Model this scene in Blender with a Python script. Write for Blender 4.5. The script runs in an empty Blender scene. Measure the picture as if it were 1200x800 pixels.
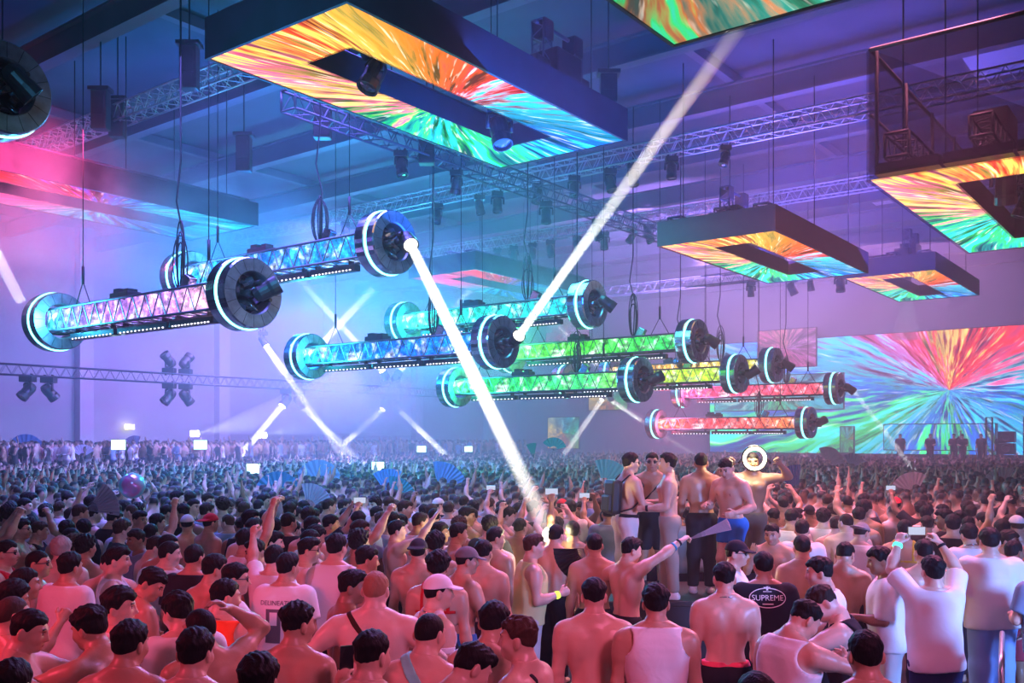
import bpy, bmesh, math, random
import numpy as np
from mathutils import Vector, Matrix, Euler

R = random.Random(7)
scene = bpy.context.scene
COL = scene.collection

# ------------------------------------------------------------------ camera
CAM_H = 2.7
FPX = 1095.0
HOR = 512.0
cam_d = bpy.data.cameras.new('camera')
cam = bpy.data.objects.new('camera', cam_d)
COL.objects.link(cam)
cam.location = (0, 0, CAM_H)
cam.rotation_euler = (math.radians(90), 0, 0)
cam_d.sensor_width = 36.0
cam_d.lens = 36.0 * FPX / 1200.0
cam_d.shift_y = (HOR - 400.0) / 1200.0
cam_d.clip_end = 400
scene.camera = cam

def P(px, py, d):
    """a photo pixel at a depth of d metres, as a point of the hall"""
    return Vector(((px - 600.0) / FPX * d, d, CAM_H + (HOR - py) / FPX * d))

S = Vector((.605, .797, 0)).normalized()      # towards the stage
C = Vector((-S.y, S.x, 0))                    # across the hall, to the left

# ------------------------------------------------------------------ view, world, integrator
vs = scene.view_settings
vs.view_transform = 'Standard'
vs.look = 'None'
vs.exposure = 0.0
vs.gamma = 1.0
vs.use_curve_mapping = False
cy = scene.cycles
cy.max_bounces = 5
cy.diffuse_bounces = 2
cy.glossy_bounces = 2
cy.transmission_bounces = 2
cy.transparent_max_bounces = 12
cy.volume_bounces = 0
cy.use_denoising = True
cy.sample_clamp_indirect = 3.0
cy.sample_clamp_direct = 12.0
cy.caustics_reflective = False
cy.caustics_refractive = False
world = bpy.data.worlds.new('hall_ambient')
scene.world = world
world.use_nodes = True
world.node_tree.nodes['Background'].inputs['Color'].default_value = (0.16, 0.10, 0.5, 1)
world.node_tree.nodes['Background'].inputs['Strength'].default_value = 0.0

# ------------------------------------------------------------------ show lights of the hall, with added colour fill
def area(name, loc, target, size, power, color, spread=180, size_y=None):
    l = bpy.data.lights.new(name, 'AREA')
    l.energy = power
    l.color = color
    l.shape = 'RECTANGLE' if size_y else 'DISK'
    l.size = size
    if size_y: l.size_y = size_y
    l.spread = math.radians(spread)
    o = bpy.data.objects.new(name, l)
    COL.objects.link(o)
    o.location = loc
    o.rotation_euler = (Vector(target) - Vector(loc)).to_track_quat('-Z', 'Y').to_euler()
    return o

def point(name, loc, power, color, r=.3):
    l = bpy.data.lights.new(name, 'POINT')
    l.energy = power
    l.color = color
    l.shadow_soft_size = r
    o = bpy.data.objects.new(name, l)
    COL.objects.link(o)
    o.location = loc
    return o

def hall(s, c, z):
    """hall coordinates: metres towards the stage, metres to the left, height"""
    v = S * s + C * c
    return Vector((v.x, v.y, z))

def at(px, d, z): return Vector(((px - 600.0) / FPX * d, d, z))
# washes for the show colours, no fixtures built; glow points added to tint haze
area('pink_wash', (3.6, -.5, 6.6), (0.2, 6.6, .9), 1.2, 58, (1.0, .21, .50), 66)
area('violet_back_wash', at(640, 12.5, 8.2), at(600, 6.5, 1), 2.5, 190, (.55, .25, 1.0), 80)
area('pink_side_wash', at(1180, 11, 6.4), at(900, 8, 1), 1.5, 120, (1.0, .25, .55), 70)
area('cyan_front_wash', (-1.5, 3, 8.6), P(420, 370, 18), 2.0, 260, (.08, .5, 1.0), 46)  # added to brighten the drum faces
area('red_wash', (-6.8, 3.6, 4.6), (-2.4, 6.8, 1.1), 1.0, 52, (1.0, .06, .14), 70)
area('blue_side_wash', (7.4, 2.4, 3.0), (4.2, 8, .6), 1.2, 230, (.20, .36, 1.0), 75)
area('violet_crowd_wash', at(300, 17, 9.5), at(330, 18, 0), 6, 1250, (.20, .16, 1.0), 100)
area('violet_crowd_wash', at(450, 33, 10), at(450, 34, 0), 8, 1300, (.2, .16, 1.0), 110)
area('coral_crowd_wash', at(990, 15, 9.0), at(990, 14, 0), 5, 750, (1.0, .25, .42), 90)
area('teal_crowd_wash', at(630, 22, 8.5), at(620, 20, 0), 4, 500, (.1, .75, 1.0))
area('lavender_far_wash', at(330, 44, 9), at(330, 46, 0), 10, 2200, (.48, .27, 1.0))
area('lavender_wall_wash', at(420, 40, 7.5), at(230, 52, 2.5), 8, 2300, (.42, .20, 1.0))
area('lavender_wall_wash', at(120, 30, 7.5), at(40, 45, 2.5), 6, 1000, (.36, .14, 1.0))
area('mauve_stage_wash', at(900, 50, 11.5), at(860, 60, 6), 8, 3000, (.72, .38, 1.0))
area('pink_stage_wash', at(1080, 40, 11), at(1060, 42, 0), 8, 1300, (.85, .35, .95))
area('blue_roof_wash', at(640, 16, 7.2), at(620, 19, 13), 6, 1100, (.02, .16, 1.0))
area('blue_roof_wash', at(960, 26, 8.0), at(960, 28, 13), 7, 1900, (.16, .12, 1.0))
area('violet_roof_wash', at(330, 26, 9.0), at(330, 30, 13), 6, 200, (.06, .10, 1.0))
area('violet_roof_wash', at(100, 12, 8.5), at(90, 14, 13), 5, 25, (.25, .05, 1.0))
area('violet_roof_wash', at(780, 40, 9.5), at(780, 44, 13), 7, 3200, (.45, .26, 1.0))
point('blue_glow', at(330, 27, 6.4), 2600, (.01, .26, 1.0), .4)  # bare points added to colour the haze, no lamp hangs here
point('blue_glow', at(130, 25, 6.6), 900, (.02, .16, 1.0), .4)
point('cyan_glow', at(400, 36, 6.4), 3600, (.02, .5, 1.0), .4)
point('cyan_glow', at(560, 36, 7.0), 1900, (.05, .7, .95), .4)
area('pink_screen_glow', at(60, 18, 8.6), at(-20, 21, 6.6), 1.5, 420, (1.0, .06, .3), 130)

# ------------------------------------------------------------------ node helpers
def new_mat(name):
    m = bpy.data.materials.new(name)
    m.use_nodes = True
    m.node_tree.nodes.clear()
    return m, m.node_tree

class NT:
    def __init__(s, name):
        s.m, s.t = new_mat(name)
        s.out = s.t.nodes.new('ShaderNodeOutputMaterial')
    def n(s, typ, **kw):
        nd = s.t.nodes.new('ShaderNode' + typ)
        for k, v in kw.items():
            if k.startswith('i_'):
                key = k[2:]
                key = int(key) if key.isdigit() else key.replace('_', ' ')
                s.put(nd.inputs[key], v)
            else:
                setattr(nd, k, v)
        return nd
    def put(s, sock, v):
        if hasattr(v, 'is_output') or isinstance(v, bpy.types.NodeSocket):
            s.t.links.new(v, sock)
        elif hasattr(v, 'outputs'):
            s.t.links.new(v.outputs[0], sock)
        else:
            sock.default_value = v
    def math(s, op, a, b=0.0, c=None, clamp=False):
        nd = s.n('Math', operation=op, use_clamp=clamp)
        s.put(nd.inputs[0], a); s.put(nd.inputs[1], b)
        if c is not None: s.put(nd.inputs[2], c)
        return nd.outputs[0]
    def ramp(s, fac, stops, interp='LINEAR'):
        nd = s.n('ValToRGB')
        cr = nd.color_ramp
        cr.interpolation = interp
        while len(cr.elements) < len(stops): cr.elements.new(.5)
        for e, (p, c) in zip(cr.elements, stops):
            e.position = p
            e.color = (*c, 1) if len(c) == 3 else c
        s.put(nd.inputs[0], fac)
        return nd.outputs[0]
    def surf(s, sh):
        s.put(s.out.inputs['Surface'], sh); return s.m
    def vol(s, sh):
        s.put(s.out.inputs['Volume'], sh); return s.m

def pbr(name, color, rough=.5, metal=0.0, bump=0.0, bscale=30, spec=.5, vary=0.0, coat=0.0):
    n = NT(name)
    b = n.n('BsdfPrincipled', i_Roughness=rough, i_Metallic=metal)
    b.inputs['Base Color'].default_value = (*color, 1)
    b.inputs['Specular IOR Level'].default_value = spec
    b.inputs['Coat Weight'].default_value = coat
    if bump or vary:
        tc = n.n('TexCoord')
        nz = n.n('TexNoise', i_Vector=tc.outputs['Object'], i_Scale=bscale, i_Detail=4.0)
        if bump:
            bp = n.n('Bump', i_Strength=bump, i_Distance=.02, i_Height=nz.outputs['Fac'])
            n.put(b.inputs['Normal'], bp)
        if vary:
            c0 = tuple(max(0, x * (1 - vary)) for x in color); c1 = tuple(min(1, x * (1 + vary)) for x in color)
            n.put(b.inputs['Base Color'], n.ramp(nz.outputs['Fac'], [(.35, c0), (.65, c1)]))
    return n.surf(b)

def emit(name, color, strength, sample=False):
    n = NT(name)
    e = n.n('Emission', i_Strength=strength)
    e.inputs['Color'].default_value = (*color, 1)
    n.surf(e)
    n.m.cycles.emission_sampling = 'AUTO' if sample else 'NONE'
    return n.m

def scatter(name, color, density, aniso=0.0):
    n = NT(name)
    v = n.n('VolumeScatter', i_Density=density, i_Anisotropy=aniso)
    v.inputs['Color'].default_value = (*color, 1)
    n.vol(v)
    n.m.cycles.homogeneous_volume = True
    return n.m

# ------------------------------------------------------------------ mesh helpers
def mesh_obj(name, verts, faces, mat=None, parent=None, smooth=False):
    me = bpy.data.meshes.new(name)
    me.from_pydata([tuple(v) for v in verts], [], faces)
    if mat is not None: me.materials.append(mat)
    if smooth: me.shade_smooth()
    me.update()
    o = bpy.data.objects.new(name, me)
    COL.objects.link(o)
    if parent is not None: o.parent = parent
    return o

def basis(d):
    d = Vector(d).normalized()
    u = Vector((0, 0, 1)) if abs(d.z) < .95 else Vector((1, 0, 0))
    a = u.cross(d).normalized()
    return a, d.cross(a).normalized(), d

class MB:
    """collects simple shapes into one mesh"""
    def __init__(s): s.v = []; s.f = []; s.sm = []; s.mi = []; s.cur = 0
    def add(s, verts, faces, smooth=False):
        k = len(s.v)
        s.v.extend(Vector(v) for v in verts)
        for f in faces:
            s.f.append(tuple(i + k for i in f)); s.sm.append(smooth); s.mi.append(s.cur)
        return s
    def box(s, c, size, M=None, bev=0.0):
        x, y, z = (q / 2 for q in size)
        c = Vector(c)
        if bev <= 0:
            vs_ = [Vector((a * x, b * y, e * z)) for a in (-1, 1) for b in (-1, 1) for e in (-1, 1)]
            fs = [(0, 1, 3, 2), (4, 6, 7, 5), (0, 4, 5, 1), (2, 3, 7, 6), (0, 2, 6, 4), (1, 5, 7, 3)]
        else:
            bm = bmesh.new()
            bmesh.ops.create_cube(bm, size=1, matrix=Matrix.Diagonal((size[0], size[1], size[2], 1)))
            bmesh.ops.bevel(bm, geom=bm.edges[:], offset=bev, segments=2, affect='EDGES', profile=.6)
            bm.verts.index_update()
            vs_ = [v.co.copy() for v in bm.verts]; fs = [tuple(v.index for v in f.verts) for f in bm.faces]
            bm.free()
        if M is not None: vs_ = [M @ v for v in vs_]
        return s.add([v + c for v in vs_], fs)
    def bar(s, a, b, r, n=5, r2=None, smooth=True, caps=True):
        a = Vector(a); b = Vector(b)
        if (b - a).length < 1e-6: return s
        u, w, d = basis(b - a)
        r2 = r if r2 is None else r2
        vs_ = []
        for q, rr in ((a, r), (b, r2)):
            for i in range(n):
                t = 2 * math.pi * i / n
                vs_.append(q + u * (rr * math.cos(t)) + w * (rr * math.sin(t)))
        fs = [(i, (i + 1) % n, n + (i + 1) % n, n + i) for i in range(n)]
        s.add(vs_, fs, smooth)
        if caps:
            k = len(s.v) - 2 * n
            s.f.append(tuple(k + i for i in range(n))[::-1]); s.sm.append(False); s.mi.append(s.cur)
            s.f.append(tuple(k + n + i for i in range(n))); s.sm.append(False); s.mi.append(s.cur)
        return s
    def tube(s, pts, r, n=6, closed=False):
        pts = [Vector(p) for p in pts]
        m = len(pts)
        k0 = len(s.v)
        ref = None
        for i, p in enumerate(pts):
            if closed: d = pts[(i + 1) % m] - pts[i - 1]
            else: d = pts[min(i + 1, m - 1)] - pts[max(i - 1, 0)]
            d.normalize()
            if ref is None:
                u, w, _ = basis(d)
            else:
                u = (ref - d * ref.dot(d)).normalized(); w = d.cross(u)
            ref = u
            rr = r[i] if isinstance(r, (list, tuple)) else r
            for j in range(n):
                t = 2 * math.pi * j / n
                s.v.append(p + u * (rr * math.cos(t)) + w * (rr * math.sin(t)))
        for i in range(m if closed else m - 1):
            a = k0 + i * n; b = k0 + ((i + 1) % m) * n
            for j in range(n):
                s.f.append((a + j, a + (j + 1) % n, b + (j + 1) % n, b + j)); s.sm.append(True); s.mi.append(s.cur)
        if not closed:
            s.f.append(tuple(k0 + j for j in range(n))[::-1]); s.sm.append(False); s.mi.append(s.cur)
            e = k0 + (m - 1) * n
            s.f.append(tuple(e + j for j in range(n))); s.sm.append(False); s.mi.append(s.cur)
        return s
    def lathe(s, o, axis, prof, n=32, closed_prof=False):
        """prof: (radius, distance along axis); closed_prof joins its last point to its first"""
        u, w, d = basis(axis)
        o = Vector(o)
        k = len(s.v)
        m = len(prof)
        for (rr, h) in prof:
            for j in range(n):
                t = 2 * math.pi * j / n
                s.v.append(o + d * h + u * (rr * math.cos(t)) + w * (rr * math.sin(t)))
        for i in range(m if closed_prof else m - 1):
            a = k + i * n; b = k + ((i + 1) % m) * n
            for j in range(n):
                s.f.append((a + j, a + (j + 1) % n, b + (j + 1) % n, b + j)); s.sm.append(False); s.mi.append(s.cur)
        return s
    def build(s, name, mat=None, parent=None):
        me = bpy.data.meshes.new(name)
        me.from_pydata([tuple(v) for v in s.v], [], s.f)
        if mat is not None:
            for q in (mat if isinstance(mat, (list, tuple)) else [mat]): me.materials.append(q)
        me.polygons.foreach_set('use_smooth', s.sm)
        me.polygons.foreach_set('material_index', s.mi)
        me.update()
        o = bpy.data.objects.new(name, me)
        COL.objects.link(o)
        if parent is not None: o.parent = parent
        return o

def tag(o, label=None, cat=None, group=None, kind=None):
    if label: o['label'] = label
    if cat: o['category'] = cat
    if group: o['group'] = group
    if kind: o['kind'] = kind
    return o

def empty(name, loc=(0, 0, 0), rz=0.0):
    o = bpy.data.objects.new(name, None)
    COL.objects.link(o)
    o.location = loc
    o.rotation_euler = (0, 0, rz)
    o.empty_display_size = .1
    return o

def copy_tree(o, parent=None):
    kids = [c for c in o.children]
    c = o.copy()
    COL.objects.link(c)
    if parent is not None: c.parent = parent
    for k in kids: copy_tree(k, c)
    return c

# ------------------------------------------------------------------ the setting
HALL_Z = 13.0
CW, SW = 45.0, 60.0
M_floor = pbr('dark_floor', (.05, .045, .055), .35, bump=.1, bscale=3, vary=.3)
M_wall = pbr('grey_wall_paint', (.42, .40, .44), .8, vary=.06, bscale=.6)
M_stagewall = pbr('grey_curtain', (.36, .35, .40), .85, vary=.08, bscale=.4)
M_roof = pbr('roof_sheet', (.075, .07, .09), .7, vary=.2, bscale=.5)
M_beam = pbr('roof_steel', (.11, .105, .13), .5, vary=.1, bscale=1)
M_pale = pbr('pale_roof_panel', (.6, .58, .66), .7)
M_column = pbr('painted_column', (.55, .53, .58), .6)

def quad_struct(name, pts, mat):
    o = mesh_obj(name, pts, [(0, 1, 2, 3)], mat)
    o['kind'] = 'structure'
    return o
c0, c1 = -40.0, CW
s0, s1 = -14.0, SW
m = MB().box((0, 0, -.15), (90, 84, .3)); o = m.build('floor', M_floor); o['kind'] = 'structure'
ang = math.atan2(S.y, S.x)
def hbox(sa, sb, ca, cb, za, zb):
    Mx = Matrix.Rotation(ang, 4, 'Z')
    ce = hall((sa + sb) / 2, (ca + cb) / 2, (za + zb) / 2)
    return ce, (abs(sb - sa), abs(cb - ca), abs(zb - za)), Mx
def hmb(*boxes):
    mb = MB()
    for b in boxes:
        ce, sz, Mx = hbox(*b); mb.box(ce, sz, Mx)
    return mb
bpy.data.objects.remove(o)
o = hmb((s0 - .3, s1 + .3, c0 - .3, c1 + .3, -.3, 0)).build('floor', M_floor); o['kind'] = 'structure'
o = hmb((s0 - .3, s1 + .3, c1, c1 + .3, 0, HALL_Z)).build('wall_left', M_wall); o['kind'] = 'structure'
o = hmb((s1, s1 + .3, c0 - .3, c1 + .3, 0, HALL_Z)).build('wall_stage', M_stagewall); o['kind'] = 'structure'
o = hmb((s0 - .3, s1 + .3, c0 - .3, c0, 0, HALL_Z)).build('wall_right', M_wall); o['kind'] = 'structure'
o = hmb((s0 - .3, s0, c0 - .3, c1 + .3, 0, HALL_Z)).build('wall_rear', M_wall); o['kind'] = 'structure'
o = hmb((s0 - .3, s1 + .3, c0 - .3, c1 + .3, HALL_Z, HALL_Z + .3)).build('ceiling', M_roof); o['kind'] = 'structure'
# roof girders across the hall, purlins along it, paler roof panels between
k = 0
for s in [x * 4.4 - 6 for x in range(15)]:
    k += 1
    mb = hmb((s - .17, s + .17, c0, c1, 12.0, 12.05), (s - .17, s + .17, c0, c1, 12.62, 12.68), (s - .04, s + .04, c0, c1, 12.05, 12.62))
    o = mb.build('trim_%d' % k, M_beam); o['kind'] = 'structure'
for c in [x * 9.0 - 34 for x in range(9)]:
    k += 1
    o = hmb((s0, s1, c - .12, c + .12, 12.68, 12.95)).build('trim_%d' % k, M_beam); o['kind'] = 'structure'
pn = 0
for (s, c, ds, dc) in ((28, 2, 2.2, 7), (36, -3, 2.4, 8), (24, -8, 2.2, 6), (19, -12, 2.2, 6), (32, -14, 2.2, 7), (32, -22, 2.0, 8), (41, 8, 2.2, 8), (14.6, -8, 2.0, 6), (45, -10, 2.2, 8), (50, 2, 2.2, 8)):
    pn += 1
    k += 1
    o = hmb((s - ds / 2, s + ds / 2, c - dc / 2, c + dc / 2, 12.80, 12.96)).build('trim_%d' % k, M_pale); o['kind'] = 'structure'
for s in (8, 16, 24, 32, 40, 48, 56):
    k += 1
    o = hmb((s - .35, s + .35, CW - .5, CW, 0, HALL_Z)).build('trim_%d' % k, M_column); o['kind'] = 'structure'

# ------------------------------------------------------------------ haze filling the hall
M_haze = scatter('stage_haze', (.95, .95, 1.0), .0175, .1)
M_haze_mid = scatter('middle_haze', (.95, .95, 1.0), .0065, .1)
M_haze_thin = scatter('thin_haze', (.95, .95, 1.0), .0018, .1)
o = hmb((s0 + .05, 8.48, c0 + .05, c1 - .02, .01, HALL_Z - .02)).build('haze', M_haze_thin)
tag(o, 'faint thin haze around the nearest people', 'haze', kind='stuff')
o = hmb((8.5, 22.48, c0 + .05, c1 - .02, .01, HALL_Z - .02)).build('haze', M_haze_mid)
tag(o, 'light haze between the hanging tube trusses', 'haze', kind='stuff')
o = hmb((22.5, s1 - .02, c0 + .05, c1 - .02, .01, HALL_Z - .02)).build('haze', M_haze)
tag(o, 'thick stage haze over the far half of the hall', 'haze', kind='stuff')

n = NT('drifting_smoke')
tc = n.n('TexCoord')
nz = n.n('TexNoise', i_Vector=tc.outputs['Object'], i_Scale=.42, i_Detail=5.0, i_Roughness=.6, i_Distortion=.6)
gr = n.n('TexGradient', gradient_type='SPHERICAL')
mp = n.n('Mapping', i_Vector=tc.outputs['Object']); mp.inputs['Scale'].default_value = (1 / 6.5, 1 / 3.5, 1 / 2.6)
n.put(gr.inputs['Vector'], mp)
den = n.math('MULTIPLY', n.math('MULTIPLY', n.ramp(nz.outputs['Fac'], [(.42, (0, 0, 0)), (.70, (1, 1, 1))]), gr.outputs['Fac']), 1.1)
vsn = n.n('VolumeScatter', i_Density=den)
n.vol(vsn)
M_smoke = n.m
for (px, py, d, lab) in ((250, 285, 29.0, 'blue-lit smoke drifting behind the upper blue tube'), (70, 270, 21.0, 'drifting pink and violet smoke at upper left above the violet tube'), (560, 370, 29.0, 'teal-lit smoke around the far end of the teal tube')):
    mb = MB().lathe((0, 0, 0), (0, 0, 1), [(.001, -1)] + [(math.sin(t), -math.cos(t)) for t in [math.pi * i / 12 for i in range(1, 12)]] + [(.001, 1)], 20)
    for v in mb.v: v.x *= 6.5; v.y *= 3.5; v.z *= 2.6
    o = mb.build('smoke_cloud', M_smoke); o.location = P(px, py, d); o.rotation_euler = (0, 0, ang)
    tag(o, lab, 'smoke', kind='stuff')
# ------------------------------------------------------------------ LED picture: coloured rays bursting from a centre
def ray_mat(name, stops, strength, freq=7.0, squash=1.0, dull=0.0, rot=0.0, wobble=.5, white=.55):
    """rays by angle round the object's origin; stops colour the full turn"""
    n = NT(name)
    tc = n.n('TexCoord')
    sp = n.n('SeparateXYZ', i_Vector=tc.outputs['Object'])
    x, y = sp.outputs[0], n.math('MULTIPLY', sp.outputs[1], squash)
    r = n.math('SQRT', n.math('ADD', n.math('MULTIPLY', x, x), n.math('MULTIPLY', y, y)))
    a = n.math('ARCTAN2', y, x)
    # wobble
    nz = n.n('TexNoise', i_Vector=tc.outputs['Object'], i_Scale=.3, i_Detail=1.0)
    wob = n.math('MULTIPLY', n.math('SUBTRACT', nz.outputs['Fac'], .5), wobble)
    aw = n.math('ADD', a, wob)
    t = n.math('FRACT', n.math('ADD', n.math('DIVIDE', aw, 2 * math.pi), .5 + rot))
    ca, sa = n.math('COSINE', aw), n.math('SINE', aw)
    lr = n.math('LOGARITHM', n.math('ADD', r, .15), 2.0)
    cv = n.n('CombineXYZ', i_X=n.math('MULTIPLY', ca, freq), i_Y=n.math('MULTIPLY', sa, freq), i_Z=n.math('MULTIPLY', lr, .55))
    f1 = n.n('TexNoise', i_Vector=cv, i_Scale=1.6, i_Detail=3.0, i_Roughness=.6)
    cv2 = n.n('CombineXYZ', i_X=n.math('MULTIPLY', ca, freq * 2.2), i_Y=n.math('MULTIPLY', sa, freq * 2.2), i_Z=n.math('MULTIPLY', lr, 1.1))
    f2 = n.n('TexNoise', i_Vector=cv2, i_Scale=1.9, i_Detail=2.0)
    tj = n.math('FRACT', n.math('ADD', t, n.math('MULTIPLY', n.math('SUBTRACT', f1.outputs['Fac'], .5), .42)))
    base = n.ramp(tj, stops)
    lum = n.ramp(f1.outputs['Fac'], [(.34, (.10, .10, .12)), (.5, (.7, .7, .7)), (.64, (1.3, 1.3, 1.3))])
    col = n.n('Mix', data_type='RGBA', blend_type='MULTIPLY')
    n.put(col.inputs[0], 1.0); n.put(col.inputs[6], base); n.put(col.inputs[7], lum)
    hot = n.ramp(f2.outputs['Fac'], [(.60, (0, 0, 0)), (.67, (.55, .5, .42)), (.74, (1, .95, .8))])
    c2 = n.n('Mix', data_type='RGBA', blend_type='ADD')
    n.put(c2.inputs[0], white); n.put(c2.inputs[6], col.outputs[2]); n.put(c2.inputs[7], hot)
    last = c2.outputs[2]
    if dull:
        c3 = n.n('Mix', data_type='RGBA')
        n.put(c3.inputs[0], dull); n.put(c3.inputs[6], last); c3.inputs[7].default_value = (.3, .5, .5, 1)
        last = c3.outputs[2]
    e = n.n('Emission', i_Color=last, i_Strength=strength)
    n.surf(e)
    n.m.cycles.emission_sampling = 'NONE'
    return n.m

RED, ORA, YEL, GRN, CYA, BLU, PNK, WHT = (1, .03, .03), (1, .22, .02), (1, .72, .12), (.03, .8, .16), (.02, .62, .9), (.005, .10, .85), (1, .1, .35), (1, .9, .75)
# ceiling frames, x towards the stage, y to the left
STOPS_ROOF = [(0, RED), (.05, YEL), (.14, ORA), (.26, RED), (.33, CYA), (.46, BLU), (.52, CYA), (.60, GRN), (.66, CYA), (.74, GRN), (.80, PNK), (.86, YEL), (.91, PNK), (.95, YEL), (1, RED)]
STOPS_GREEN = [(0, GRN), (.2, (.02, .5, .4)), (.35, GRN), (.5, (.03, .6, .45)), (.58, ORA), (.64, GRN), (.75, CYA), (.88, GRN), (1, GRN)]
STOPS_LEFT = [(0, PNK), (.12, RED), (.25, BLU), (.4, CYA), (.5, CYA), (.6, BLU), (.75, CYA), (.9, PNK), (1, PNK)]
M_led_roof = ray_mat('led_ray_picture', STOPS_ROOF, 1.9, 6.5, 1.9)
M_led_green = ray_mat('led_green_picture', STOPS_GREEN, .9, 5.0, 1.6, dull=.12)
M_led_left = ray_mat('led_blue_picture', STOPS_LEFT, 1.6, 5.0, 1.6)
# stage: x to the right, y up
STOPS_STAGE = [(0, BLU), (.06, GRN), (.12, CYA), (.2, BLU), (.25, GRN), (.31, BLU), (.4, CYA), (.47, BLU), (.53, CYA), (.58, PNK), (.64, RED), (.70, RED), (.75, YEL), (.79, RED), (.85, PNK), (.9, (.5, .2, .75)), (.95, CYA), (1, BLU)]
M_led_stage = ray_mat('led_stage_picture', STOPS_STAGE, 2.5, 7.5, 1.15, wobble=.16, white=.4)

M_black = pbr('black_metal', (.018, .018, .022), .45, .0, vary=.2, bscale=8)
M_dark = pbr('dark_panel', (.016, .016, .026), .5, vary=.2, bscale=3)
M_alu = pbr('truss_aluminium', (.62, .63, .66), .32, .9)
M_tdark = pbr('black_truss', (.12, .12, .16), .4, .6)
M_chrome = pbr('chrome', (.75, .78, .82), .12, 1.0)
M_cable = pbr('cable_rubber', (.012, .012, .016), .6)
M_lens = pbr('lamp_lens', (.05, .06, .08), .05, .2, coat=1)
_n = NT('scrim_fabric')
_mx = _n.n('MixShader')
_mx.inputs[0].default_value = .24
_b = _n.n('BsdfPrincipled', i_Roughness=.9); _b.inputs['Base Color'].default_value = (.008, .012, .05, 1); _b.inputs['Specular IOR Level'].default_value = 0
_n.put(_mx.inputs[1], _n.n('BsdfTransparent')); _n.put(_mx.inputs[2], _b)
M_scrim = _n.surf(_mx)

# ------------------------------------------------------------------ trusses
def lattice(mb, a, b, w, seg=None, rc=.025, rd=.012, nn=4, h=None):
    """box truss between a and b: four chords and zigzag braces"""
    a = Vector(a); b = Vector(b)
    u, v, d = basis(b - a)
    h = h or w
    L = (b - a).length
    seg = seg or max(2, int(round(L / (w * 1.15))))
    off = [u * (w / 2 * i) + v * (h / 2 * j) for i, j in ((1, 1), (-1, 1), (-1, -1), (1, -1))]
    for q in off: mb.bar(a + q, b + q, rc, nn)
    for k in range(4):
        q0, q1 = off[k], off[(k + 1) % 4]
        for i in range(seg):
            p0 = a + d * (L * i / seg); p1 = a + d * (L * (i + .5) / seg); p2 = a + d * (L * (i + 1) / seg)
            mb.bar(p0 + q0, p1 + q1, rd, 3, caps=False)
            mb.bar(p1 + q1, p2 + q0, rd, 3, caps=False)
    for p in (a, b):
        for k in range(4): mb.bar(p + off[k], p + off[(k + 1) % 4], rc, nn)

def lighting_truss(a, b, w, label, mat=None, rc=.028, rd=.014):
    mb = MB()
    a = Vector(a); b = Vector(b)
    lattice(mb, Vector((0, 0, 0)), b - a, w, rc=rc, rd=rd)
    o = mb.build('lighting_truss', mat or M_alu)
    o.location = a
    return tag(o, label, 'truss', 'lighting trusses under the roof')

pA = P(290, 78, 20.0)
lighting_truss(pA - C * 1.5, pA + C * 12, .4, 'silver box truss at upper left behind the big orange screen')
pB = P(1017, 125, 22.0)
lighting_truss(pB - C * 9, pB + C * 24, .42, 'long teal-lit box truss crossing the hall behind the big orange screen')
pC = P(1030, 213, 30.0)
lighting_truss(pC - C * 9, pC + C * 22, .4, 'far thin truss crossing beneath the longer teal-lit truss')
pD = P(425, 148, 20.0)
lighting_truss(pD - S * 2, pD + S * 17, .42, 'dark truss carrying lamps toward the stage below the big screen', M_tdark)
pE = P(820, 330, 40.0)
lighting_truss(pE - C * 8, pE + C * 10, .4, 'faint hazy truss just below the far small screen', M_tdark)
WCW = 38.0
def wall_truss_pt(px):
    a = (px - 600) / FPX
    d = WCW / (a * C.x + C.y)
    return Vector((a * d, d, 0))
h_wt = CAM_H + (HOR - 432) / FPX * wall_truss_pt(0).y
a = wall_truss_pt(-60); b = wall_truss_pt(560)
a.z = b.z = h_wt
lighting_truss(a, b, .42, 'low dark truss along the left wall carrying crossed moving lights', M_tdark)

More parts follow.
